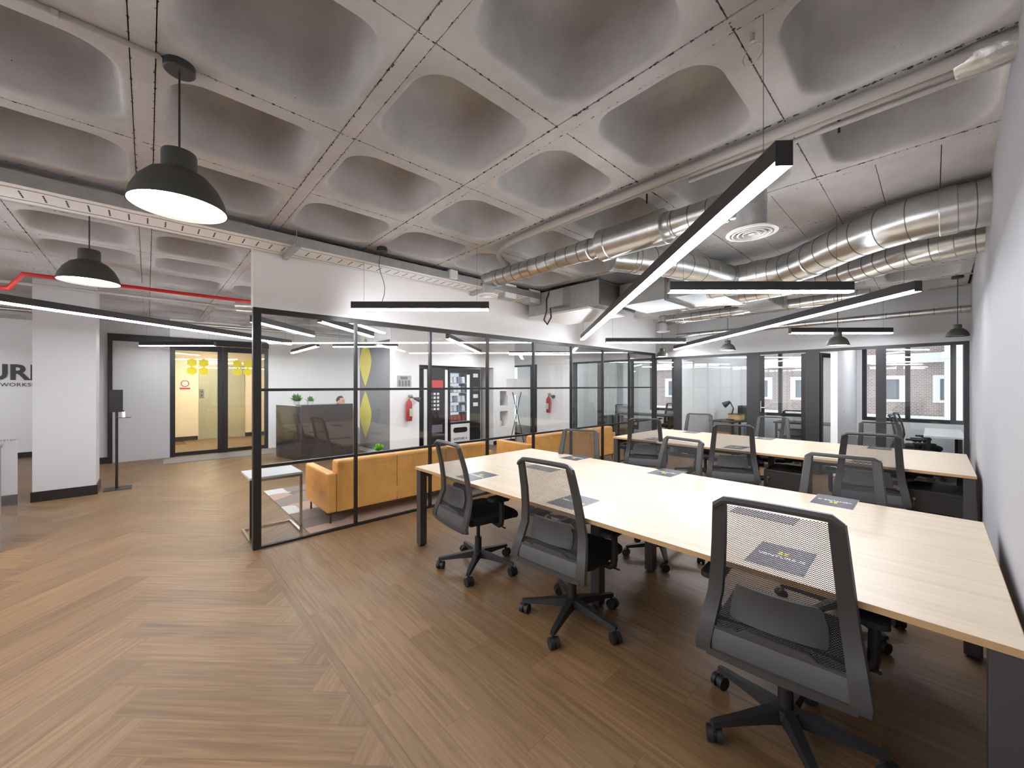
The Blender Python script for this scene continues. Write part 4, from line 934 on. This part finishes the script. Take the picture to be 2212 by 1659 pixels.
for k, z in enumerate((1.70,1.38,1.2,1.0)): box('keypad', 'vend_white' if k != 1 else 'window_gray', .58, .588, .70, .84, z, z+.09, v2)
for r in range(5):
    zz = .66 + r*.225; box('shelf', 'table_gray', .12, .56, .05, .53, zz-.01, zz, v2)
    for c in range(4):
        p = tag(box('snack_packet', ('packet_red' if r == 0 else ('packet_blue' if (r+c)%3 == 0 else 'packet_white')), -.05, .05, -.045, .045, 0, .15, None, .012), ('leftmost','second','third','rightmost')[c] + ' snack packet on the ' + ('lowest','second lowest','middle','second highest','top')[r] + ' lit vending machine shelf', 'packet', 'snack packets in the vending machine')
        p.location = (-8.2+.46, 5.09+.11+c*.12, zz); p.rotation_euler = (0, -.12, 0)
for z, m, lab in ((.98,'gray_panel','round grey ornament in the upper wall niche'),(.44,'pot','white vase in the lower wall niche')):
    t = thing('ornament', lab, 'ornament', (-7.75, 6.74, z)); MB().lathe([(0,0),(.04,0),(.075,.06),(.07,.12),(.03,.16),(0,.16)], 20).obj('vase', m, t, True)
# easel with white board
t = thing('easel_board', 'white presentation board on a thin black tripod easel', 'easel', (-6.62, 6.30, 0), math.radians(50)); box('board', 'vend_white', -.24, .24, -.012, .012, 1.28, 1.66, t)
for a, b in (((-.20,-.12,0),(.10,-.02,1.35)),((.20,-.10,0),(-.10,-.02,1.35)),((0,.35,0),(0,.02,1.35))): MB().cyl(a, b, .009, 8).obj('leg', 'black_metal', t)
# ================================================================== LOBBY
t = thing('sanitiser_stand', 'black hand sanitiser stand with square notice in the lobby', 'stand', (-8.09, -.33, 0))
box('base_plate', 'black_metal', -.14, .14, -.13, .16, 0, .008, t); MB().cyl((0,0,.008),(0,0,1.15),.016,12).obj('pole', 'black_metal', t); box('notice', 'black_metal', .0, .012, -.075, .065, 1.115, 1.44, t); box('shelf', 'black_metal', -.03, .08, .0, .15, 1.03, 1.036, t); MB().cyl((.03,.07,1.036),(.03,.07,1.12),.02,12).obj('bottle', 'lamp_white', t); MB().cyl((.03,.07,1.12),(.03,.07,1.14),.008,8).obj('pump', 'black_metal', t)
t = thing('lobby_counter', 'glossy grey counter end panel at the left edge', 'counter', (-6.317, -.965, 0)); MB().box(0,.61,-.9,0,0,.945).obj('body', 'counter_gloss', t); box('counter_top', 'counter_gloss', -.01, .62, -.9, .01, .945, .96, t)
t = thing('door_mat', 'grey floor mat before the entrance doors', 'mat', (-10.35, 1.15, 0)); box('mat', 'mat_gray', -.40, .40, -.93, .95, .0005, .010, t)
t = thing('wall_sign', 'large grey company lettering on the lobby wall', 'sign', (-12.93, -2.55, 1.76))
B = lambda o: basis(o, (0,1,0), (0,0,1))
text('VENTURE', .44, 'ink_dark', B((.01,0,0)), t, 'lettering', .02, .012, 1.0); text('THE FUTURE OF WORKSPACE', .105, 'ink_dark', B((.01,.25,-.245)), t, 'lettering', .006, .0, 1.12)
# ---- office furniture behind the glass
def simple_desk(x, y, w, d, rz, label, top='chair_dark'):
    t = thing('office_desk', label, 'desk', (x, y, 0), rz); box('desktop', top, -w/2, w/2, -d/2, d/2, .72, .745, t)
    for a in (-w/2+.05, w/2-.05):
        for b in (-d/2+.05, d/2-.05): box('leg', 'black_metal', a-.02, a+.02, b-.02, b+.02, 0, .72, t)
    return t
simple_desk(-2.98, 9.55, .55, 1.2, -.2, 'small dark desk against the white office wall')
t = thing('desk_lamp', 'black angled desk lamp standing on the small dark desk', 'lamp', (-3.05, 9.42, .745)); box('base', 'black_metal', -.07, .07, -.07, .07, 0, .02, t); MB().cyl((0,0,.02),(.05,0,.26),.014,8).obj('arm', 'black_metal', t); MB().cyl((.05,0,.26),(-.02,0,.40),.012,8).obj('arm', 'black_metal', t); MB().cyl((-.02,0,.40),(-.14,0,.32),.03,14,.07).obj('shade', 'black_metal', t)
t = thing('storage_box', 'olive box under the desk lamp', 'box', (-2.98, 9.60, .745)); box('body', 'box_tan', -.12, .12, -.2, .1, 0, .12, t, .004); box('lid', 'pedestal', -.125, .125, -.205, .105, .12, .135, t)
t = thing('coffee_machine', 'small dark machine on the small dark desk', 'machine', (-2.95, 9.95, .745)); box('body', 'chair_dark', -.1, .1, -.1, .1, 0, .3, t, .01); box('tank', 'window_gray', -.08, .08, .1, .16, .02, .3, t)
t = thing('cardboard_box', 'tan cardboard box on the floor below the small dark desk', 'box', (-3.1, 9.15, 0)); box('body', 'box_tan', -.18, .18, -.2, .2, 0, .5, t); box('flap', 'box_tan', -.18, .18, -.26, -.2, .45, .46, t)
t = thing('picture_board', 'pale blue picture leaning below the small dark desk', 'picture', (-2.86, 9.9, 0)); box('canvas', 'picture_blue', -.02, .02, -.2, .2, .05, .62, t); box('frame', 'vend_white', -.025, -.02, -.22, .22, .03, .64, t)
simple_desk(-1.75, 9.9, 1.1, .6, 0, 'dark desk below the middle office window')
simple_desk(.10, 9.4, .42, 1.6, 0, 'pale topped desk by the wall of the right office', 'oak_edge' if False else 'vend_white')
simple_desk(-5.2, 9.75, 1.5, .7, .05, 'wide dark desk in the left back office')
t = thing('office_printer', 'dark cabinet with printer in the left back office', 'printer', (-5.75, 9.0, 0)); box('cabinet', 'pedestal', -.25, .25, -.2, .2, 0, .5, t); box('printer_body', 'chair_dark', -.2, .2, -.17, .17, .5, .72, t, .01)
simple_desk(-4.0, 10.1, .5, .5, 0, 'small dark stand behind the end of the partition')
